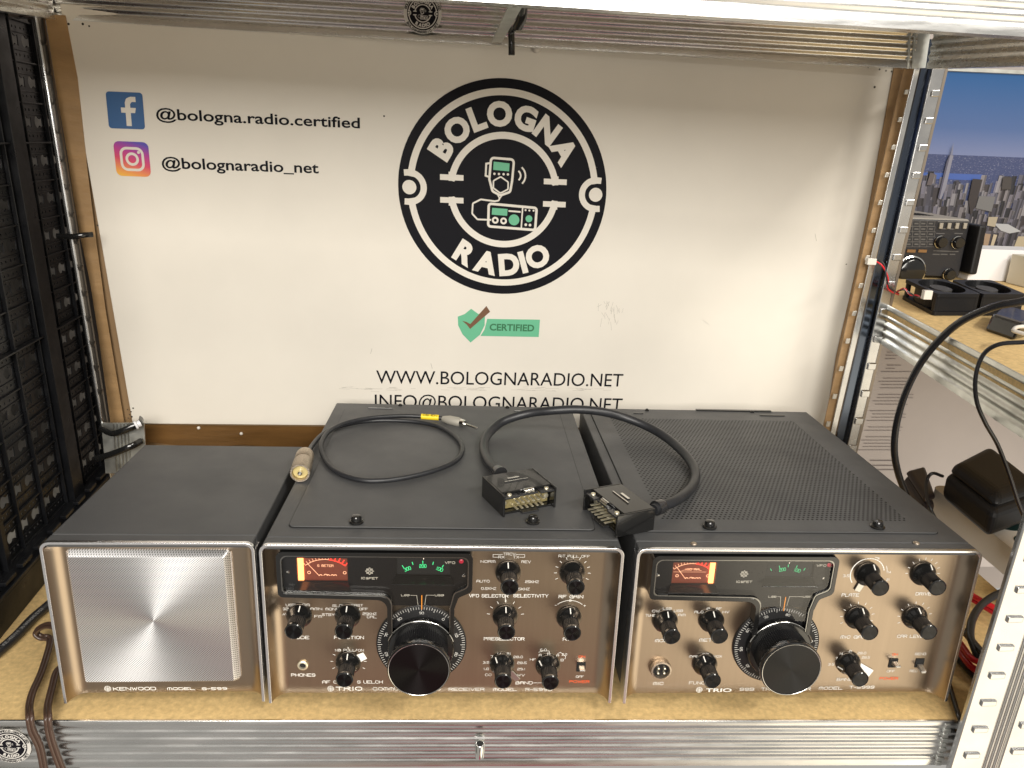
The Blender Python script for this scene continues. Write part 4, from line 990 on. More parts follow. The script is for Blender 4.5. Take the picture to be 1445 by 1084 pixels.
# ---- big sets
def bezel_outline(xl, xr, zb, zbr, zt, nl, nr, cx, cz, r, d=0.0):
    """T-shaped window outline, inset by d; neck ends in a circle of radius r round the dial centre"""
    pts = [(xl+d, zb+d), (xl+d, zt-d), (xr-d, zt-d), (xr-d, zbr+d+.003)]; rs = [.004, .005, .005, .005]
    pts += [(nr+.003-d, zbr+d-.002), (nr-d, zbr-.012)]; rs += [.004, .006]
    up = fillet(pts+[(nr-d, cz+.015), (nl+d, cz+.015), (nl+d, zb-.002+d)], rs+[0, 0, .008], 6)
    # replace the bottom by an arc round the knob
    return up
def radio(kind, FRm, name, label):
    t = thing(name, label, 'radio', FRm.o, FRm.y)
    cs, pn = shell(t, .27, .1512, .012, .3245)
    isR = kind == 'R'
    cx, cz = (.118, .0590) if isR else (.1232, .0594)
    offL, offR = ((370, 620) if isR else (880, 1140))
    def PL(zx, zy, y=.012): p = FRm.px(offL+zx/4.17, 740+zy/4.17, 1, y); return p.x, p.z
    def PR(zx, zy, y=.012): p = FRm.px(offR+zx/4.17, 740+zy/4.17, 1, y); return p.x, p.z
    # dial disc behind
    mb = MB(); mb.lathe([(.0352, 0), (.0352, .0014), (.0346, .0018)], (cx, .012, cz), (0, -1, 0), 96); dd_ = mb.build('dial_ring', blackm, t, smooth=35)
    fl = Flat((0, .0102, 0), AX, AZv, -AYv, .0001)
    off_deg = 91 if isR else 80
    for k in range(100):
        a = math.radians(90+(k-(90 if isR else 77))*(-3.6)); r0 = .0340; r1 = r0-(.0032 if k % 5 == 0 else .0020)
        fl.stroke([(cx+r0*math.cos(a), cz+r0*math.sin(a)), (cx+r1*math.cos(a), cz+r1*math.sin(a))], .00032)
    for k in range(0, 100, 10):
        a = math.radians(90+(k-(90 if isR else 77))*(-3.6)*-1 if False else 90-((90 if isR else 77)-k)*(-3.6)); fl.text(str(k), cx+.0287*math.cos(a), cz+.0287*math.sin(a), .0034 if k else .0016, .0019, .0003, rot=a-math.pi/2)
    fl.build('dial_scale', white_ink, dd_)
    # bezel
    if isR: g = dict(xl=.0112, xr=.1568, zb=.1058, zbr=.1085, zt=.1440, nl=.0925, nr=.1435)
    else: g = dict(xl=.0132, xr=.1585, zb=.1063, zbr=.1085, zt=.1440, nl=.0985, nr=.1448)
    def outl(d_): return bezel_outline(g['xl'], g['xr'], g['zb'], g['zbr'], g['zt'], g['nl'], g['nr'], cx, cz, .025, d_)
    mb = MB(); oo = outl(0); ii = outl(.0030)
    mb.prism([oo, list(reversed(ii))], lambda a, b: Vector((a, .0022, b)), lambda a, b: Vector((a, .0119, b)))
    bz = mb.build('bezel', blackp, t, bevel=.0009, seg=3)
    f_ = Flat((0, .0022, 0), AX, AZv, -AYv, .0001); il = outl(.0034)
    mb = MB(); mb.prism([outl(.00295), list(reversed(outl(.0038)))], lambda a, b: Vector((a, .0026, b)), lambda a, b: Vector((a, .0040, b))); mb.build('bezel_trim', S('bezel_edge', (0.30, 0.30, 0.29), .2, 1) if 'bezel_edge' not in MATS else MATS['bezel_edge'], bz)
    # back plate with the windows; the neck is open onto the dial below z = cz+.026
    zneck = cz+.0362
    bp = [p for p in outl(.0031)]
    bpu = [(a, max(b, zneck)) for a, b in bp]
    ded = []
    for p_ in bpu:
        if not ded or (abs(p_[0]-ded[-1][0])+abs(p_[1]-ded[-1][1])) > 1e-6: ded.append(p_)
    def WN(x0, x1, y0, y1, y=.009):
        a = FRm.px(x0, y1, 1, y); b = FRm.px(x1, y0, 1, y); return rect(a.x, b.x, a.z, b.z)
    if isR: mw = WN(420, 490, 788, 820); vw = WN(559, 636, 788, 812)
    else: mw = WN(947, 1012, 794, 824); vw = WN(1079, 1150, 794, 815)
    mb = MB(); mb.prism([ded, list(reversed(mw)), list(reversed(vw))], lambda a, b: Vector((a, .0088, b)), lambda a, b: Vector((a, .0096, b)))
    plate = mb.build('window_plate', S('smoked_plate', (0.005, 0.005, 0.006), .3) if 'smoked_plate' not in MATS else MATS['smoked_plate'], t)
    # meter
    (mx0, mz0), (mx1, _), (_, mz1), _ = mw[0], mw[1], mw[2], mw[3]
    mw_, mh_ = mx1-mx0, mz1-mz0
    MB().box(mx0-.001, mx1+.001, .0117, .0119, mz0-.001, mz1+.001).build('meter', glow_face, t)
    met = [o for o in t.children if o.name.startswith('meter')][0]
    sx_ = mx0+mw_*(.0 if isR else .86); MB().box(sx_+.0004, sx_+mw_*.12, .0100, .0116, mz0, mz1).build('meter_lamp', glow_o, met)
    MX = lambda a, b: (mx0+a*mw_, mz0+b*mh_)
    fl = Flat((0, .0116, 0), AX, AZv, -AYv, .0001); fr_ = Flat((0, .0116, 0), AX, AZv, -AYv, .0002)
    ox = -.0 if isR else -.08
    c_ = MX(.55+ox, -.35); R1 = mh_*1.22
    fl.arc(c_[0], c_[1], R1, 128, 84, .0004, 16); fr_.arc(c_[0], c_[1], R1, 83, 52, .0009, 10)
    for k in range(9):
        a = math.radians(128-k*5.5); fl.stroke([(c_[0]+R1*math.cos(a), c_[1]+R1*math.sin(a)), (c_[0]+R1*1.1*math.cos(a), c_[1]+R1*1.1*math.sin(a))], .0003)
    for k in range(5):
        a = math.radians(80-k*7); fr_.stroke([(c_[0]+R1*math.cos(a), c_[1]+R1*math.sin(a)), (c_[0]+R1*1.14*math.cos(a), c_[1]+R1*1.14*math.sin(a))], .0008)
    if not isR: fl.arc(c_[0], c_[1], R1*.8, 122, 66, .00025, 12); fl.stroke([MX(.05, .48), MX(.8, .48)], .0002)
    fl.text('S METER' if isR else '100 MA', *MX(.55+ox, .60), mw_*.32, mh_*.09, .00025)
    a = MX(.20+ox, .68); b = MX(.42+ox, .16); fl.stroke([a, b], .0004)
    for xx in (.22, .93):
        p_ = MX(xx+ox, .30); fl.arc(*p_, .0011, 0, 360, .0004, 12)
    for xx in (.45, .55, .60, .68, .74): p_ = MX(xx+ox, .16); fl.arc(*p_, .0010+.0004*(xx == .55), 20, 160, .0005, 6)
    fl.build('meter_scale', glow_line, met); fr_.build('meter_red_zone', glow_red, met)
    # frequency scale window
    (vx0, vz0), (vx1, _), (_, vz1), _ = vw
    vw_, vh_ = vx1-vx0, vz1-vz0
    MB().box(vx0-.001, vx1+.001, .0117, .0119, vz0-.001, vz1+.001).build('frequency_scale', dark_in, t)
    fs2 = [o for o in t.children if o.name.startswith('frequency_scale')][0]
    fl = Flat((0, .0116, 0), AX, AZv, -AYv, .0001); c_ = (vx0+vw_*.5, vz0-vh_*1.55); R1 = vh_*2.15
    for k in range(5): a = math.radians(118-k*13.5); fl.stroke([(c_[0]+R1*math.cos(a), c_[1]+R1*math.sin(a)), (c_[0]+R1*1.06*math.cos(a), c_[1]+R1*1.06*math.sin(a))], .0006)
    for tx, ad in ((('300', 114), ('200', 91), ('100', 66)) if isR else (('200', 100), ('100', 74))):
        a = math.radians(ad); fl.text(tx, c_[0]+R1*.93*math.cos(a), c_[1]+R1*.93*math.sin(a), .0050, .0027, .00042, rot=a-math.pi/2)
    fl.build('scale_figures', glow_g if isR else S('dim_green_glow', (0.05, 0.5, 0.2), .5, emis=.35), fs2)
    fl = Flat((0, .0116, 0), AX, AZv, -AYv, .0003); px_ = vx0+vw_*.5; fl.poly([(px_-.0007, vz1-.0003), (px_, vz1-.0026), (px_+.0007, vz1-.0003)]); fl.build('scale_pointer', glow_w, fs2)
    # ledges under the windows
    for (a0, b0, c0_) in ((mx0, mx1, mz0), (vx0, vx1, vz0)):
        mb = MB(); mb.hexa([(a0-.003, .0040, c0_-.0052), (b0+.003, .0040, c0_-.0052), (b0+.0002, .0087, c0_-.0004), (a0-.0002, .0087, c0_-.0004)],
                           [(a0-.003, .0052, c0_-.0062), (b0+.003, .0052, c0_-.0062), (b0+.0002, .0087, c0_-.0030), (a0-.0002, .0087, c0_-.0030)]); mb.build('window_ledge', blackp, t)
    # screws in the bezel
    for s_ in ((-1,) if False else (-1, 1)):
        xx = g['xl']+.0068 if s_ < 0 else g['xr']-.0068; zz_ = .1235 if s_ < 0 else .1215
        mb = MB(); mb.lathe([(.0013, 0), (.0013, .0006), (.0006, .0007)], (xx, .0088, zz_), (0, -1, 0), 16); mb.build('screw', chrome, t, smooth=40)
    # window lettering
    fl = Flat((0, .0088, 0), AX, AZv, -AYv, .0001)
    def P9(px_, py_): p = FRm.px(px_, py_, 1, .0088); return p.x, p.z
    if isR: icx, icy = 521.5, 806; ty = 815; lx = ((572, 840), (620, 840)); vf = (635, 794); led = (651, 792)
    else: icx, icy = 1050, 810; ty = 820; lx = ((1090, 842), (1139, 842)); vf = (1159, 798); led = (1170, 797)
    a = P9(icx, icy)
    for i in range(-3, 4):
        for j in range(-3, 4):
            if (i*i+j*j) % 3 != 1 and not (abs(i) == 3 and abs(j) == 3): fl.stroke([(a[0]+i*.0009-.0003, a[1]+j*.0009), (a[0]+i*.0009+.0003, a[1]+j*.0009)], .0006)
    b = P9(icx, ty+1); fl.text('IC&FET', b[0], b[1], .0125, .0016, .00035)
    a = P9(*vf); fl.text('VFO', a[0], a[1], .0075, .0018, .0003)
    c_ = P9(*lx[0]); e_ = P9(*lx[1]); fl.text('LSB', c_[0], c_[1], .0062, .0014, .0003); fl.text('USB', e_[0], e_[1], .0068, .0014, .0003)
    for s_, q_ in ((1, c_), (-1, e_)): fl.stroke([(q_[0]+s_*.0040, q_[1]), (cx+s_*-.0036, q_[1]), (cx-s_*.0026, q_[1]-.0085)], .0003)
    fl.build('window_lettering', cream_ink, plate)
    a = P9(*led); mb = MB(); mb.lathe([(.0018, 0), (.0018, .0005), (.001, .0008)], (a[0], .0087, a[1]), (0, -1, 0), 14); mb.build('indicator_lamp', red_led, plate)
    # fixed line over the dial
    fl = Flat((0, .0082, 0), AX, AZv, -AYv, .0001); fl.stroke([(cx+.0003, cz+.0455), (cx+.0003, cz+.0335)], .0006); fl.build('hair_line', orange_hair, plate)
    # glass
    mb = MB(); gp = [p for p in outl(.0031)]
    zc_ = cz+.0265; gp = [(a, max(b, zc_)) for a, b in gp]; de = []
    for p_ in gp:
        if not de or (abs(p_[0]-de[-1][0])+abs(p_[1]-de[-1][1])) > 1e-6: de.append(p_)
    f_ = Flat((0, .0042, 0), AX, AZv, -AYv, 0); f_.poly(de); go_ = f_.build('glass', glass, t)
    if go_.data.polygons[0].normal.y > 0: go_.data.flip_normals()
    # arc skirt above knob
    mb = MB(); pa_ = []
    for k in range(33): a = math.radians(18+k*4.5); pa_.append(Vector((cx+.0262*math.cos(a), .0034, cz+.0262*math.sin(a))))
    mb.tube(pa_, .0006, 6, 0); mb.build('arc_trim', chrome, t, smooth=60)
    # tuning knob
    k = MB(); k.lathe([(.0252, .0020), (.0258, .003), (.0258, .0085), (.0248, .0100), (.0215, .0104)], (0, 0, 0), (0, -1, 0), 96); tk = k.build('tuning_knob', blackp, t, smooth=35, loc=(cx, .012, cz))
    k = MB(); k.lathe([(.0212, .0100), (.0212, .0262)], (0, 0, 0), (0, -1, 0), 160, False, False, flute=(0, 1, .0006)); k.build('grip', blackm, tk)
    k = MB(); k.lathe([(.0212, .0258), (.0232, .0264), (.0238, .0275), (.0238, .0318), (.0232, .0326), (.0222, .0328)], (0, 0, 0), (0, -1, 0), 96, False, False); k.build('head', blackp, tk, smooth=35)
    k = MB(); k.lathe([(.0229, .0326), (.0228, .0329), (.0226, .0329), (.0224, .0327)], (0, 0, 0), (0, -1, 0), 96, False, False); k.build('chrome_edge', chrome, tk, smooth=60)
    k = MB(); k.lathe([(.0223, .0326), (.0222, .0325)], (0, 0, 0), (0, -1, 0), 96, False, True); k.build('face', spun_black, tk)
    # small knobs
    fl = Flat((0, .012, 0), AX, AZv, -AYv)
    fo = Flat((0, .012, 0), AX, AZv, -AYv)
    def T_(P, t_, x0, x1, y, h=.0020, w=.00026): wtext(fl, P, t_, x0, x1, y, h, w)
    def ticks(x, z, a0, a1, n, r0=.0122, r1=.0140, skip=()):
        for k_ in range(n):
            if k_ in skip: continue
            a = math.radians(a0+(a1-a0)*k_/(n-1)); fl.stroke([(x+r0*math.cos(a), z+r0*math.sin(a)), (x+r1*math.cos(a), z+r1*math.sin(a))], .0004)
    def lever(x, z, ang, L_, wd, mat, y=.0085):
        a = math.radians(ang); u_ = Vector((math.cos(a), 0, math.sin(a))); v_ = Vector((-math.sin(a), 0, math.cos(a))); c0 = Vector((x, y, z))
        q_ = [c0+u_*.006-v_*wd*.5, c0+u_*L_-v_*wd*.42, c0+u_*L_+v_*wd*.42, c0+u_*.006+v_*wd*.5]
        m_ = MB(); m_.hexa([p_+Vector((0, .0009, 0)) for p_ in q_], q_); m_.build('lever', mat, t, bevel=.0003)
    B_ = dict(h=.0025, w=.00042)
    if isR:
        ks = [(.0243, .0842, -8), (.0612, .0842, 0), (.0606, .0412, 0), (.1842, .1232, 4), (.2336, .1234, None), (.1832, .0842, 0), (.2334, .0836, 0), (.1822, .0400, 35), (.2190, .0388, 50)]
        for x, z, an in ks: make_knob(t, x, z, math.radians(an or 0), pointer=an is not None)
        ticks(.0606, .0412, 205, -25, 9); ticks(.2336, .1234, 205, -25, 11); ticks(.1832, .0842, 172, 8, 7, .0125, .0145)
        fl.arc(.2334, .0836, .0150, 130, 50, .0004, 14); fl.arc(.2334, .0986, .0009, 0, 360, .0003, 10)
        fl.text('+', .2450, .0940, .0015, .0015, .0003); fl.text('-', .2222, .0942, .0012, .0015, .0003)
        lever(.0606, .0412, 28, .0150, .0075, white_ink, .0105); lever(.1822, .0400, -48, .0200, .0055, greyled, .0105)
        for tx, a, b, y in (('CW', 92, 137, 527), ('LSB', 98, 155, 497), ('USB', 140, 196, 474), ('AM', 235, 279, 474), ('AMN', 284, 352, 497), ('FM', 308, 350, 541),
                            ('MONI', 373, 440, 498), ('SLOW', 414, 490, 478), ('FAST', 525, 593, 476), ('OFF', 572, 620, 498), ('STBY', 353, 425, 531), ('25KHZ', 592, 672, 526), ('CAL', 617, 672, 544),
                            ('NB PULL ON', 430, 597, 740)): T_(PL, tx, a, b, y)
        for tx, a, b, y in (('MODE', 172, 276, 665), ('FUNCTION', 425, 597, 665), ('PHONES', 172, 312, 886), ('AF GAIN', 355, 500, 927), ('SQUELCH', 560, 708, 927), ('COMMUNICATIONS', 652, 1050, 967)): T_(PL, tx, a, b, y, **B_)
        wtext(fl, PL, 'TRIO', 436, 586, 966, .0030, .00075); emblem(fl, *PL(403, 966), .0024)
        for tx, a, b, y in (('NORM', 244, 328, 218), ('RX', 348, 383, 192), ('TRCV', 377, 447, 174), ('TX', 434, 468, 192), ('REV', 484, 537, 220), ('AUTO', 219, 295, 334), ('25KHZ', 505, 584, 337), ('0.5KHZ', 247, 333, 377), ('5KHZ', 466, 530, 380),
                            ('RIT PULL OFF', 702, 884, 187), ('CC', 270, 306, 885), ('1.8', 260, 290, 850), ('3.5', 258, 292, 812), ('7', 303, 315, 778), ('14', 341, 363, 762), ('21', 398, 420, 761), ('28.0', 437, 490, 780), ('28.5', 459, 513, 814), ('29.1', 460, 505, 851), ('WWV', 435, 502, 887),
                            ('HF', 534, 566, 795), ('A', 586, 600, 769), ('B', 636, 652, 762), ('6.0', 594, 630, 738), ('A', 690, 703, 771), ('B', 715, 731, 798), ('2.0', 722, 750, 765)): T_(PR, tx, a, b, y)
        a = PR(316, 192); b = PR(502, 176); fl.stroke([PR(345, 193), PR(316, 193), PR(316, 177), PR(372, 177)], .0003); fl.stroke([PR(450, 177), PR(502, 177), PR(502, 193), PR(474, 193)], .0003)
        fl.stroke([PR(585, 752), PR(610, 744), PR(645, 744), PR(648, 755)], .0003); fl.stroke([PR(697, 760), PR(712, 752), PR(744, 778), PR(738, 792)], .0003)
        fl.stroke([PR(388, 430), PR(388, 455)], .0004); fl.stroke([PR(552, 932), PR(600, 932)], .0004)
        for tx, a, b, y in (('VFO SELECTOR', 176, 405, 420), ('SELECTIVITY', 436, 640, 420), ('RF GAIN', 703, 845, 425), ('PRESELECTOR', 263, 500, 673), ('RIT', 728, 790, 675), ('BAND', 450, 548, 932), ('RECEIVER', 56, 265, 970), ('MODEL', 318, 455, 971), ('R-599S', 508, 663, 971)): T_(PR, tx, a, b, y, **B_)
        wtext(fo, PR, 'POWER', 766, 882, 925, .0022, .00045); wtext(fo, PR, 'ON', 820, 857, 778, .0017, .0004); T_(PR, 'OFF', 804, 848, 896)
        jx, jz = PL(240, 826); m_ = MB(); m_.lathe([(.0040, 0), (.0042, .0012), (.0036, .0018), (.0026, .0018), (.0024, .0004)], (jx, .0119, jz), (0, -1, 0), 32, False, False); jk = m_.build('headphone_jack', brass, t, smooth=50)
        m_ = MB(); m_.lathe([(.0026, 0), (.0025, .0003)], (jx, .0119, jz), (0, -1, 0), 24, False, True); m_.build('jack_hole', dark_in, jk)
        sws = [(PR(833, 838), 'up')]
    else:
        ks = [(.0306, .0812, -2), (.0678, .0815, 2), (.0672, .0405, 18), (.1880, .1240, -12), (.2332, .1245, -18), (.1867, .0845, -8), (.2343, .0847, 0), (.1866, .0412, 100)]
        for x, z, an in ks: make_knob(t, x, z, math.radians(an))
        ticks(.2332, .1245, 180, 0, 9); ticks(.1867, .0845, 205, -15, 9); ticks(.2343, .0847, 205, -15, 9)
        fl.arc(.1880, .1240, .0135, 215, 120, .0008, 16); 
        for k_ in range(12): a = 118-k_*9; fl.arc(.1880, .1240, .0135, a, a-5, .0007, 3)
        fl.arc(.1880, .1240, .0152, 75, 60, .0004, 3); fl.arc(.1880, .1240, .0160, 25, 5, .0004, 3)
        lever(.1880, .1240, -112, .0165, .0060, greyled, .0105); lever(.1866, .0412, -28, .0230, .0105, white_ink, .0105)
        for tx, a, b, y in (('TUNE', 130, 184, 535), ('CW', 168, 211, 510), ('LSB', 232, 281, 495), ('USB', 296, 348, 508), ('AM', 321, 363, 533), ('ALC', 417, 469, 515), ('IP', 488, 508, 496), ('RF', 545, 576, 496), ('HV', 583, 620, 515),
                            ('MAN', 387, 446, 777), ('CAL', 464, 514, 764), ('VOX', 529, 578, 776)): T_(PL, tx, a, b, y)
        for tx, a, b, y in (('MODE', 186, 285, 683), ('METER', 446, 570, 680), ('FUNCTION', 386, 560, 932), ('MIC', 175, 233, 936), ('SSB', 684, 767, 970), ('TRANSMITTER', 810, 1100, 968)): T_(PL, tx, a, b, y, **B_)
        emblem(fl, *PL(445, 973), .0025)
        a = PL(482, 985); b = PL(634, 985); fl.bf('TRIO', a, b, .0034, .02)
        for tx, a, b, y in (('3.5', 207, 243, 302), ('7', 405, 418, 202), ('14', 470, 488, 280), ('21', 462, 480, 325), ('3.5', 120, 154, 823), ('7', 162, 173, 787), ('14', 186, 206, 760), ('21', 242, 260, 745), ('28.0', 293, 342, 757), ('28.5', 318, 364, 782)): T_(PR, tx, a, b, y)
        for tx, a, b, y in (('PLATE', 200, 300, 415), ('DRIVE', 635, 725, 408), ('MIC GAIN', 194, 350, 662), ('CAR LEVEL', 526, 698, 658), ('BAND', 171, 262, 912), ('MODEL', 66, 203, 963), ('T-599S', 245, 390, 958)): T_(PR, tx, a, b, y, **B_)
        T_(PR, 'OFF', 465, 510, 863); T_(PR, 'SEND', 630, 694, 762); T_(PR, 'REC', 600, 645, 862)
        wtext(fo, PR, 'POWER', 423, 530, 906, .0022, .00045); wtext(fo, PR, 'ON', 498, 527, 765, .0017, .0004)
        jx, jz = PL(216, 845); m_ = MB(); m_.lathe([(.0085, 0), (.0088, .002), (.0082, .004), (.0070, .0042), (.0066, .0012)], (jx, .0119, jz), (0, -1, 0), 36, False, False); jk = m_.build('microphone_socket', oldnickel, t, smooth=50)
        m_ = MB(); m_.lathe([(.0067, 0), (.0066, .0012)], (jx, .0119, jz), (0, -1, 0), 28, False, True); m_.build('socket_insert', blackm, jk)
        m_ = MB()
        for a_, b_ in ((-.0025, .0022), (.0025, .0022), (-.0025, -.0022), (.0025, -.0022)): m_.lathe([(.0009, 0), (.0009, .0042), (.0004, .0046)], (jx+a_, .0119, jz+b_), (0, -1, 0), 12)
        m_.build('socket_pins', brass, jk, smooth=40)
        sws = [(PR(501, 815), 'up'), (PR(656, 815), 'down')]
    fl.build('lettering', white_ink, pn); fo.build('power_lettering', orange_ink, pn)
    for (sx, sz), md in sws:
        sw = MB().box(sx-.0036, sx+.0036, .0117, .0119-.0001, sz-.0042, sz+.0042); sw = MB(); sw.box(sx-.0036, sx+.0036, .0114, .0118, sz-.0042, sz+.0042); sw = sw.build('power_switch' if md == 'up' else 'send_switch', dark_in, t)
        m_ = MB(); zt2 = .0012 if md == 'up' else -.0018
        m_.hexa([(sx-.0024, .0112, sz-.0018+zt2), (sx+.0024, .0112, sz-.0018+zt2), (sx+.0024, .0112, sz+.0016+zt2), (sx-.0024, .0112, sz+.0016+zt2)],
                [(sx-.0022, .0040, sz-.0012+zt2*1.8), (sx+.0022, .0040, sz-.0012+zt2*1.8), (sx+.0022, .0040, sz+.0006+zt2*1.8), (sx-.0022, .0040, sz+.0006+zt2*1.8)]); m_.build('toggle', greyled, sw, bevel=.0005)
    # ---- lid
    ZT = .1500
    lx0, lx1, ly0, ly1 = (.0150, .2520, .0290, .3060) if isR else (.0110, .2520, .0290, .3060)
    m_ = MB(); m_.prism([rect(lx0-.0006, lx1+.0006, ly0-.0006, ly1+.0006, .005), list(reversed(rect(lx0+.0008, lx1-.0008, ly0+.0008, ly1-.0008, .004)))], lambda a, b: Vector((a, b, ZT+.0001)), lambda a, b: Vector((a, b, ZT+.0003))); m_.build('lid_gap', dark_in, cs)
    lid_o = rect(lx0, lx1, ly0, ly1, .0045)
    if isR:
        m_ = MB(); m_.prism([lid_o], lambda a, b: Vector((a, b, ZT+.0004)), lambda a, b: Vector((a, b, ZT+.0014))); lid = m_.build('lid', casem, t, bevel=.0003)
    else:
        x0, x1, y0, y1 = .0300, .2400, .0480, .2920; px_, py_ = .0039, .0037
        nx_ = int((x1-x0)/px_); ny_ = int((y1-y0)/py_); x1 = x0+nx_*px_; y1 = y0+ny_*py_
        hr_ = rect(x0, x1, y0, y1)
        m_ = MB(); m_.prism([lid_o, list(reversed(hr_))], lambda a, b: Vector((a, b, ZT+.0004)), lambda a, b: Vector((a, b, ZT+.0014)))
        zz = ZT+.0014
        for j in range(ny_):
            sh = .5 if j % 2 else 0.0; yc = y0+(j+.5)*py_
            for i in range(nx_):
                xa = x0+i*px_; xc = xa+px_*.5
                xoff = (px_*.25 if j % 2 else -px_*.25); r_ = .00105
                cir = [(xc+xoff*.99+r_*math.cos(q_*math.pi/4+math.pi/8), yc+r_*math.sin(q_*math.pi/4+math.pi/8)) for q_ in range(8)]
                rc = [(xa+px_, yc+.0*py_), (xa+px_, yc+.5*py_), (xa+px_*.5, yc+.5*py_), (xa, yc+.5*py_), (xa, yc), (xa, yc-.5*py_), (xa+px_*.5, yc-.5*py_), (xa+px_, yc-.5*py_)]
                # ring of quads between hole and cell border
                vs = [(a, b, zz) for a, b in cir]+[(a, b, zz) for a, b in rc]
                cm = [15, 0, 1, 2, 3, 4, 5, 6]  # hole vertex k sits between border vertices
                fs = []
                for k_ in range(8):
                    k2 = (k_+1) % 8; fs.append((k_, 8+k2, k2)); fs.append((k_, 8+k_, 8+k2))
                b0 = len(m_.v); m_.v += vs; m_.f += [tuple(b0+q_ for q_ in f) for f in fs]
        lid = m_.build('lid', casem, t)
        MB().box(x0, x1, y0, y1, ZT+.0001, ZT+.0005).build('vent_shade_sheet', dark_in, lid)  # black sheet stands in for the unlit inside of the case
    ZL = ZT+.0014
    def top(u, v, z=ZL): p = FRm.px(u, v, 2, z); return p.x, p.y
    for u, v in (((503, 737), (752, 737)) if isR else ((1001, 744), (1238, 744))):
        x, y = top(u, v); m_ = MB(); m_.lathe([(.0056, 0), (.0058, .0010), (.0050, .0018), (.0042, .0019), (.0040, .0042), (.0034, .0054), (.0018, .0058)], (x, y, ZL+.00005), AZv, 32); m_.build('lid_fastener', blackp, lid, smooth=40)
    for u, v in (((567, 565), (715, 569)) if isR else ((912, 578), (1058, 579))):
        x, y = top(u, v, .15); m_ = MB(); m_.lathe([(.0024, 0), (.0024, .001), (.0012, .0022)], (x, min(y, .319), ZT), AZv, 14); m_.build('rear_screw', blackp, cs, smooth=40)
    if not isR:
        for u, v in ((979, 768), (1293, 767)):
            x, y = top(u, v, .15); m_ = MB(); m_.lathe([(.0025, 0), (.0025, .0006), (.0018, .0012)], (x, y, ZT), AZv, 18); m_.build('top_screw', oldnickel, cs, smooth=40)
        m_ = MB(); a = top(980, 577, .15); b = top(1083, 577, .15); m_.box(a[0], b[0], .3205, .3243, ZT+.0001, ZT+.0014); m_.build('rear_strip', blackp, cs)
    for (u0, u1, v) in (((521, 556, 572), (725, 758, 577)) if isR else ((895, 909, 586), (1072, 1107, 587))):
        a = top(u0, v); b = top(u1, v); yy = ly1-.0020; m_ = MB(); m_.box(a[0], b[0], yy-.0012, yy+.0012, ZL+.0001, ZL+.0010); m_.build('lid_catch', blackp, lid, bevel=.0003)
    return t, cs
RFm = Frame((0, 0, 0), 0.0026); TFm = Frame((0.2795, 0, 0), 0.0112)
rx, rxc = radio('R', RFm, 'radio_receiver', 'bronze-fronted receiver with smooth grey lid, middle of the three sets')
tx, txc = radio('T', TFm, 'radio_transmitter', 'bronze-fronted transmitter with perforated lid and round microphone socket, rightmost set')

# ================================================================== cables on top
ZL = .1514
def pz(lst): return [AZ(u, v, z) for u, v, z in lst]
def z6(x, y, z): return AZ(380+x/4.817, 560+y/4.817, z)
r = .0023
path = [z6(*p_) for p_ in [(262, 385, .160), (290, 335, .156), (345, 270, .1545), (430, 215, .154), (520, 190, .154), (640, 168, .154), (800, 160, .154), (1000, 170, .154), (1150, 203, .154), (1260, 268, .154), (1312, 345, .154), (1280, 425, .154), (1150, 492, .154), (950, 545, .154), (760, 570, .154), (600, 562, .154), (450, 505, .154), (375, 420, .155), (352, 330, .158), (400, 240, .1595), (520, 178, .1595), (700, 142, .1585), (900, 130, .157), (1040, 134, .156), (1180, 146, .155)]]
cx_ = thing('patch_lead', 'thin black patch lead coiled on the receiver, with a barrel plug and yellow tag', 'cable', (path[8].x, path[8].y, ZL)); O = cx_.location
MB().tube([p_-O for p_ in path], r, 12, 6).build('cable', rubber, cx_, smooth=60)
a = z6(1033, 134, .156)-O; b = z6(1152, 142, .1555)-O
MB().tube([a, a.lerp(b, .33), a.lerp(b, .66), b], .0031, 12, 3).build('yellow_tag', yellow, cx_, smooth=60)
tg = [o for o in cx_.children if o.name.startswith('yellow_tag')][0]
d = (b-a).normalized(); 
nrm_ = d.cross(Vector((0, .6, .8))).normalized(); upn = nrm_.cross(d); fl = Flat((0, 0, 0), d, -upn.cross(d) if False else d.cross(Vector((0, -.55, .83))), Vector((0, -.55, .83)), .0032)
fl.O = a.lerp(b, .5); fl.b = Vector((0, .83, .55))
fl.text('CB-EN', 0, .0, (b-a).length*.8, .0020, .0004); fl.build('tag_print', black_ink, tg)
# RCA plug
a = z6(1178, 148, .1555)-O; b = z6(1300, 175, .155)-O; c_ = z6(1415, 216, .155)-O
d = (b-a).normalized(); L1 = (b-a).length; m_ = MB(); m_.lathe([(.0026, 0), (.0034, L1*.1), (.0048, L1*.4), (.0050, L1*.85), (.0044, L1)], a, d, 28); pg = m_.build('phono_plug', S('worn_grey_barrel', (0.40, 0.38, 0.33), .5, .3), cx_, smooth=45)
d2 = (c_-b).normalized(); m_ = MB(); m_.lathe([(.0040, 0), (.0042, .003), (.0038, .0065)], b, d2, 24, True, True); m_.lathe([(.0013, .006), (.0013, (c_-b).length-.001), (.0007, (c_-b).length)], b, d2, 14); m_.build('plug_tip', chrome, pg, smooth=40)
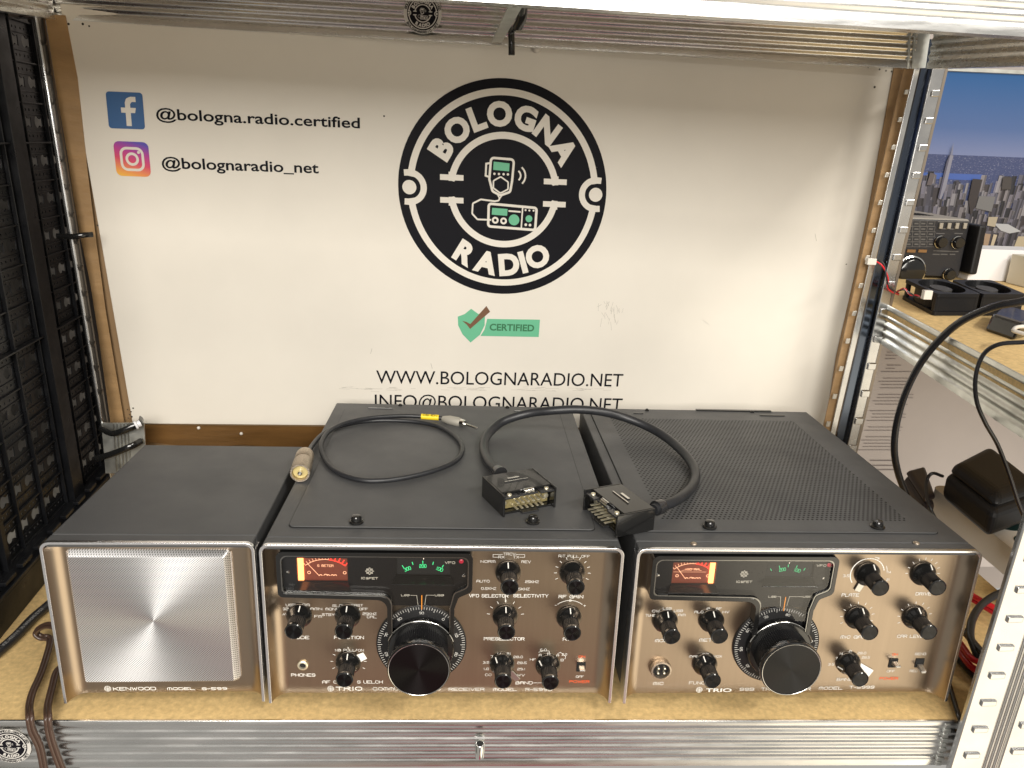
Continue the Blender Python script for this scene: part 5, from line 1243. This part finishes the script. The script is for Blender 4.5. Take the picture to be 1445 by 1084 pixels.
# barrel plug
a = z6(243, 400, .160)-O; b = z6(208, 520, .1595)-O; d = (b-a).normalized(); L1 = (b-a).length
m_ = MB(); m_.lathe([(.004, -.004), (.0075, -.002), (.0082, .001), (.0082, L1*.35), (.0078, L1*.37), (.0084, L1*.42), (.0086, L1*.98), (.0082, L1), (.0068, L1), (.0066, L1-.006)], a, d, 48, True, False, flute=(5, 6, .0004)); bp_ = m_.build('barrel_plug', oldnickel, cx_, smooth=40)
m_ = MB(); m_.lathe([(.0067, L1-.008), (.0064, L1-.004)], a, d, 32, True, True); m_.build('insulator', S('yellowed_insulator', (0.55, 0.45, 0.20), .3), bp_)
m_ = MB(); m_.lathe([(.0019, L1-.005), (.0019, L1+.001), (.0010, L1+.002)], a, d, 16); m_.build('centre_pin', chrome, bp_, smooth=40)

# heavy interconnect lead
def z7(x, y, z): return AZ(650+x/4.014, 560+y/4.014, z)
path = [z7(*p_) for p_ in [(215, 425, .160), (170, 385, .158), (135, 320, .156), (135, 250, .157), (175, 190, .160), (250, 135, .165), (380, 95, .172), (520, 78, .178), (660, 72, .180), (800, 85, .178), (930, 118, .172), (1060, 170, .166), (1170, 235, .162), (1265, 320, .159), (1320, 400, .157), (1328, 470, .156), (1290, 535, .157), (1215, 590, .159), (1130, 622, .160), (1090, 640, .161)]]
hv = thing('connecting_lead', 'heavy black multi-pin connecting lead arched across the receiver and the transmitter', 'cable', (path[8].x, path[8].y, ZL)); O = hv.location
MB().tube([p_-O for p_ in path], .0044, 16, 6).build('cable', rubber, hv, smooth=60)
def plug(FL, FR, BL_, hgt, flip=1):
    """box plug; FL,FR = ends of the pin face at lid level, BL_ = back corner behind FL"""
    ex = FR-FL; Wd = ex.length; ex.normalize(); ey = (BL_-FL); ey -= ex*ey.dot(ex); Dp = ey.length; ey.normalize()
    rz = math.atan2(ex.y, ex.x)
    body = MB(); w, dp, h_ = Wd, Dp, hgt
    # shell: top, bottom, sides, back, open at the front (y=0 .. dp)
    body.box(0, .0018, 0, dp, 0, h_); body.box(w-.0018, w, 0, dp, 0, h_); body.box(.0018, w-.0018, .004, dp, 0, .0018); body.box(.0018, w-.0018, .007, dp, h_-.0018, h_); body.box(.0018, w-.0018, dp-.002, dp, .0018, h_-.0018)
    body.box(.0018, w-.0018, .012, .014, .0018, h_-.0018)
    b = body.build('plug_housing', blackp, hv, bevel=.0005, loc=FL-O); b.rotation_euler = (0, 0, rz)
    m_ = MB(); m_.box(w*.04, w*.30, 0.0003, .0085, h_-.0036, h_-.0020); m_.box(w*.70, w*.96, .0003, .0085, h_-.0036, h_-.0020); m_.box(w*.32, w*.68, .003, .0100, h_-.0042, h_-.0026); m_.box(w*.35, w*.67, -.001, .005, .0003, .0016)
    m_.build('shell_plate', S('dark_tin', (0.10, 0.10, 0.105), .25, .8) if 'dark_tin' not in MATS else MATS['dark_tin'], b, bevel=.0003)
    m_ = MB(); m_.tube([Vector((w*.42, .0045, h_-.0008)), Vector((w*.60, .0045, h_-.0008))], .0021, 14, 0); m_.box(w*.25, w*.70, dp*.55, dp*.55+.0008, h_+.0001, h_+.0010); m_.box(w*.36, w*.58, dp*.66, dp*.66+.0022, h_+.0001, h_+.0009); m_.build('latch', chrome, b, smooth=40)
    m_ = MB(); m_.box(.003, w-.003, .0095, .0118, .0025, h_-.005); m_.build('pin_block', S('brown_pin_block', (0.22, 0.18, 0.08), .5) if 'brown_pin_block' not in MATS else MATS['brown_pin_block'], b)
    m_ = MB()
    for r_ in range(2):
        for k in range(6):
            x = w*.24+k*w*.096+(r_*w*.03); z = h_*.34+r_*h_*.24; m_.box(x-.0009, x+.0009, -.0020+.001*r_, .0096, z-.0004, z+.0004); 
            m_.lathe([(.0010, 0), (.0010, .003)], (x, .0068, z), AYv, 8)
    m_.build('pins', brass, b)
    m_ = MB()
    for x, z in ((w*.10, h_*.42), (w*.90, h_*.42)): m_.lathe([(.0023, 0), (.0021, .0010), (.001, .0012)], (x, .0094, z), (0, -1, 0), 14)
    for x in (w*.15, w*.85): m_.lathe([(.0021, 0), (.0018, .0010)], (x, .0045, h_-.0019), AZv, 14)
    m_.build('plug_screws', brass, b, smooth=40)
    return b, ex, ey, w, dp
FLa, FRa, BLa = z7(240, 685, ZL), z7(538, 627, ZL), z7(117, 565, ZL)
plug(FLa, FRa, BLa, .0185)
FLb, FRb = z7(690, 640, ZL), z7(878, 800, ZL); BRb = z7(1125, 780, ZL)
plug(FLb, FRb, FLb+(BRb-FRb), .0185)
# collars where the lead enters the housings
for p_, q_ in ((path[0], path[1]), (path[-2], path[-3])):
    m_ = MB(); d = (q_-p_).normalized(); m_.lathe([(.0062, -.006), (.0062, .001), (.0056, .003), (.0050, .0035)], p_-O, d, 24); m_.build('clamp_collar', MATS['dark_tin'], hv, smooth=40)

# ================================================================== cords on the left
def zl(x, y, z): return AZ(x/3.566, 780+y/3.566, z)
def flatcord(name, pts, label):
    pts = catmull(pts, 8); off = []
    mb = MB()
    for s_ in (-1, 1):
        q = []
        for i, p_ in enumerate(pts):
            t = (pts[min(i+1, len(pts)-1)]-pts[max(i-1, 0)]).normalized(); sdv = t.cross(Vector((0, -.6, .8))).normalized(); q.append(p_+sdv*s_*.0014)
        mb.tube(q, .0017, 10, 0)
    return mb.build(name, brown_cord, None, smooth=60, label=label, cat='cord')
flatcord('twin_cord', [zl(300, 380, .030), zl(245, 365, .028), zl(200, 380, .020), zl(182, 405, .012), zl(205, 425, .008), zl(240, 428, .006), zl(252, 450, .006), zl(235, 520, .006), zl(205, 610, .006), zl(165, 700, .006), zl(148, 770, .006), zl(150, 825, .0075), AY(160/3.566, 780+890/3.566, -.0115), AY(200/3.566, 780+980/3.566, -.012), AY(226/3.566, 780+1110/3.566, -.012)],
         'brown twin cord with a small loop that comes out from behind the speaker')
flatcord('twin_cord', [zl(330, 560, .006), zl(285, 600, .006), zl(262, 680, .006), zl(241, 770, .006), zl(241, 828, .0075), AY(247/3.566, 780+895/3.566, -.0115), AY(270/3.566, 780+980/3.566, -.012), AY(318/3.566, 780+1110/3.566, -.012)],
         'brown twin cord hanging straight over the beam, nearer the speaker')
pk = [zl(-30, 520, .005), zl(0, 492, .005), zl(80, 420, .005), zl(160, 335, .005), zl(230, 275, .005), zl(300, 215, .005), zl(420, 120, .005)]
mk_ = MB().tube(pk, .0042, 14, 6).build('mains_cable', rubber, None, smooth=60, label='thick black mains cable with printed white text left of the speaker', cat='cable')
p0_, p1_ = zl(0, 480, .0095), zl(222, 272, .0095); d = (p1_-p0_); fl = Flat(p0_, d.normalized(), Vector((-d.normalized().y, d.normalized().x, 0)), AZv, 0)
fl.text('VDE H05VV-F 3G BACHONG E753', d.length*.5, 0, d.length*.9, .0026, .0004); fl.build('cable_print', S('faded_white_print', (0.3, 0.3, 0.3), .6), mk_)
MB().box(-.0018, .0018, -.0008, .0008, 0, .0005).build('paper_crumb', white_pl, None, loc=zl(105, 228, .0001), label='tiny white paper crumb on the chipboard at far left', cat='crumb')
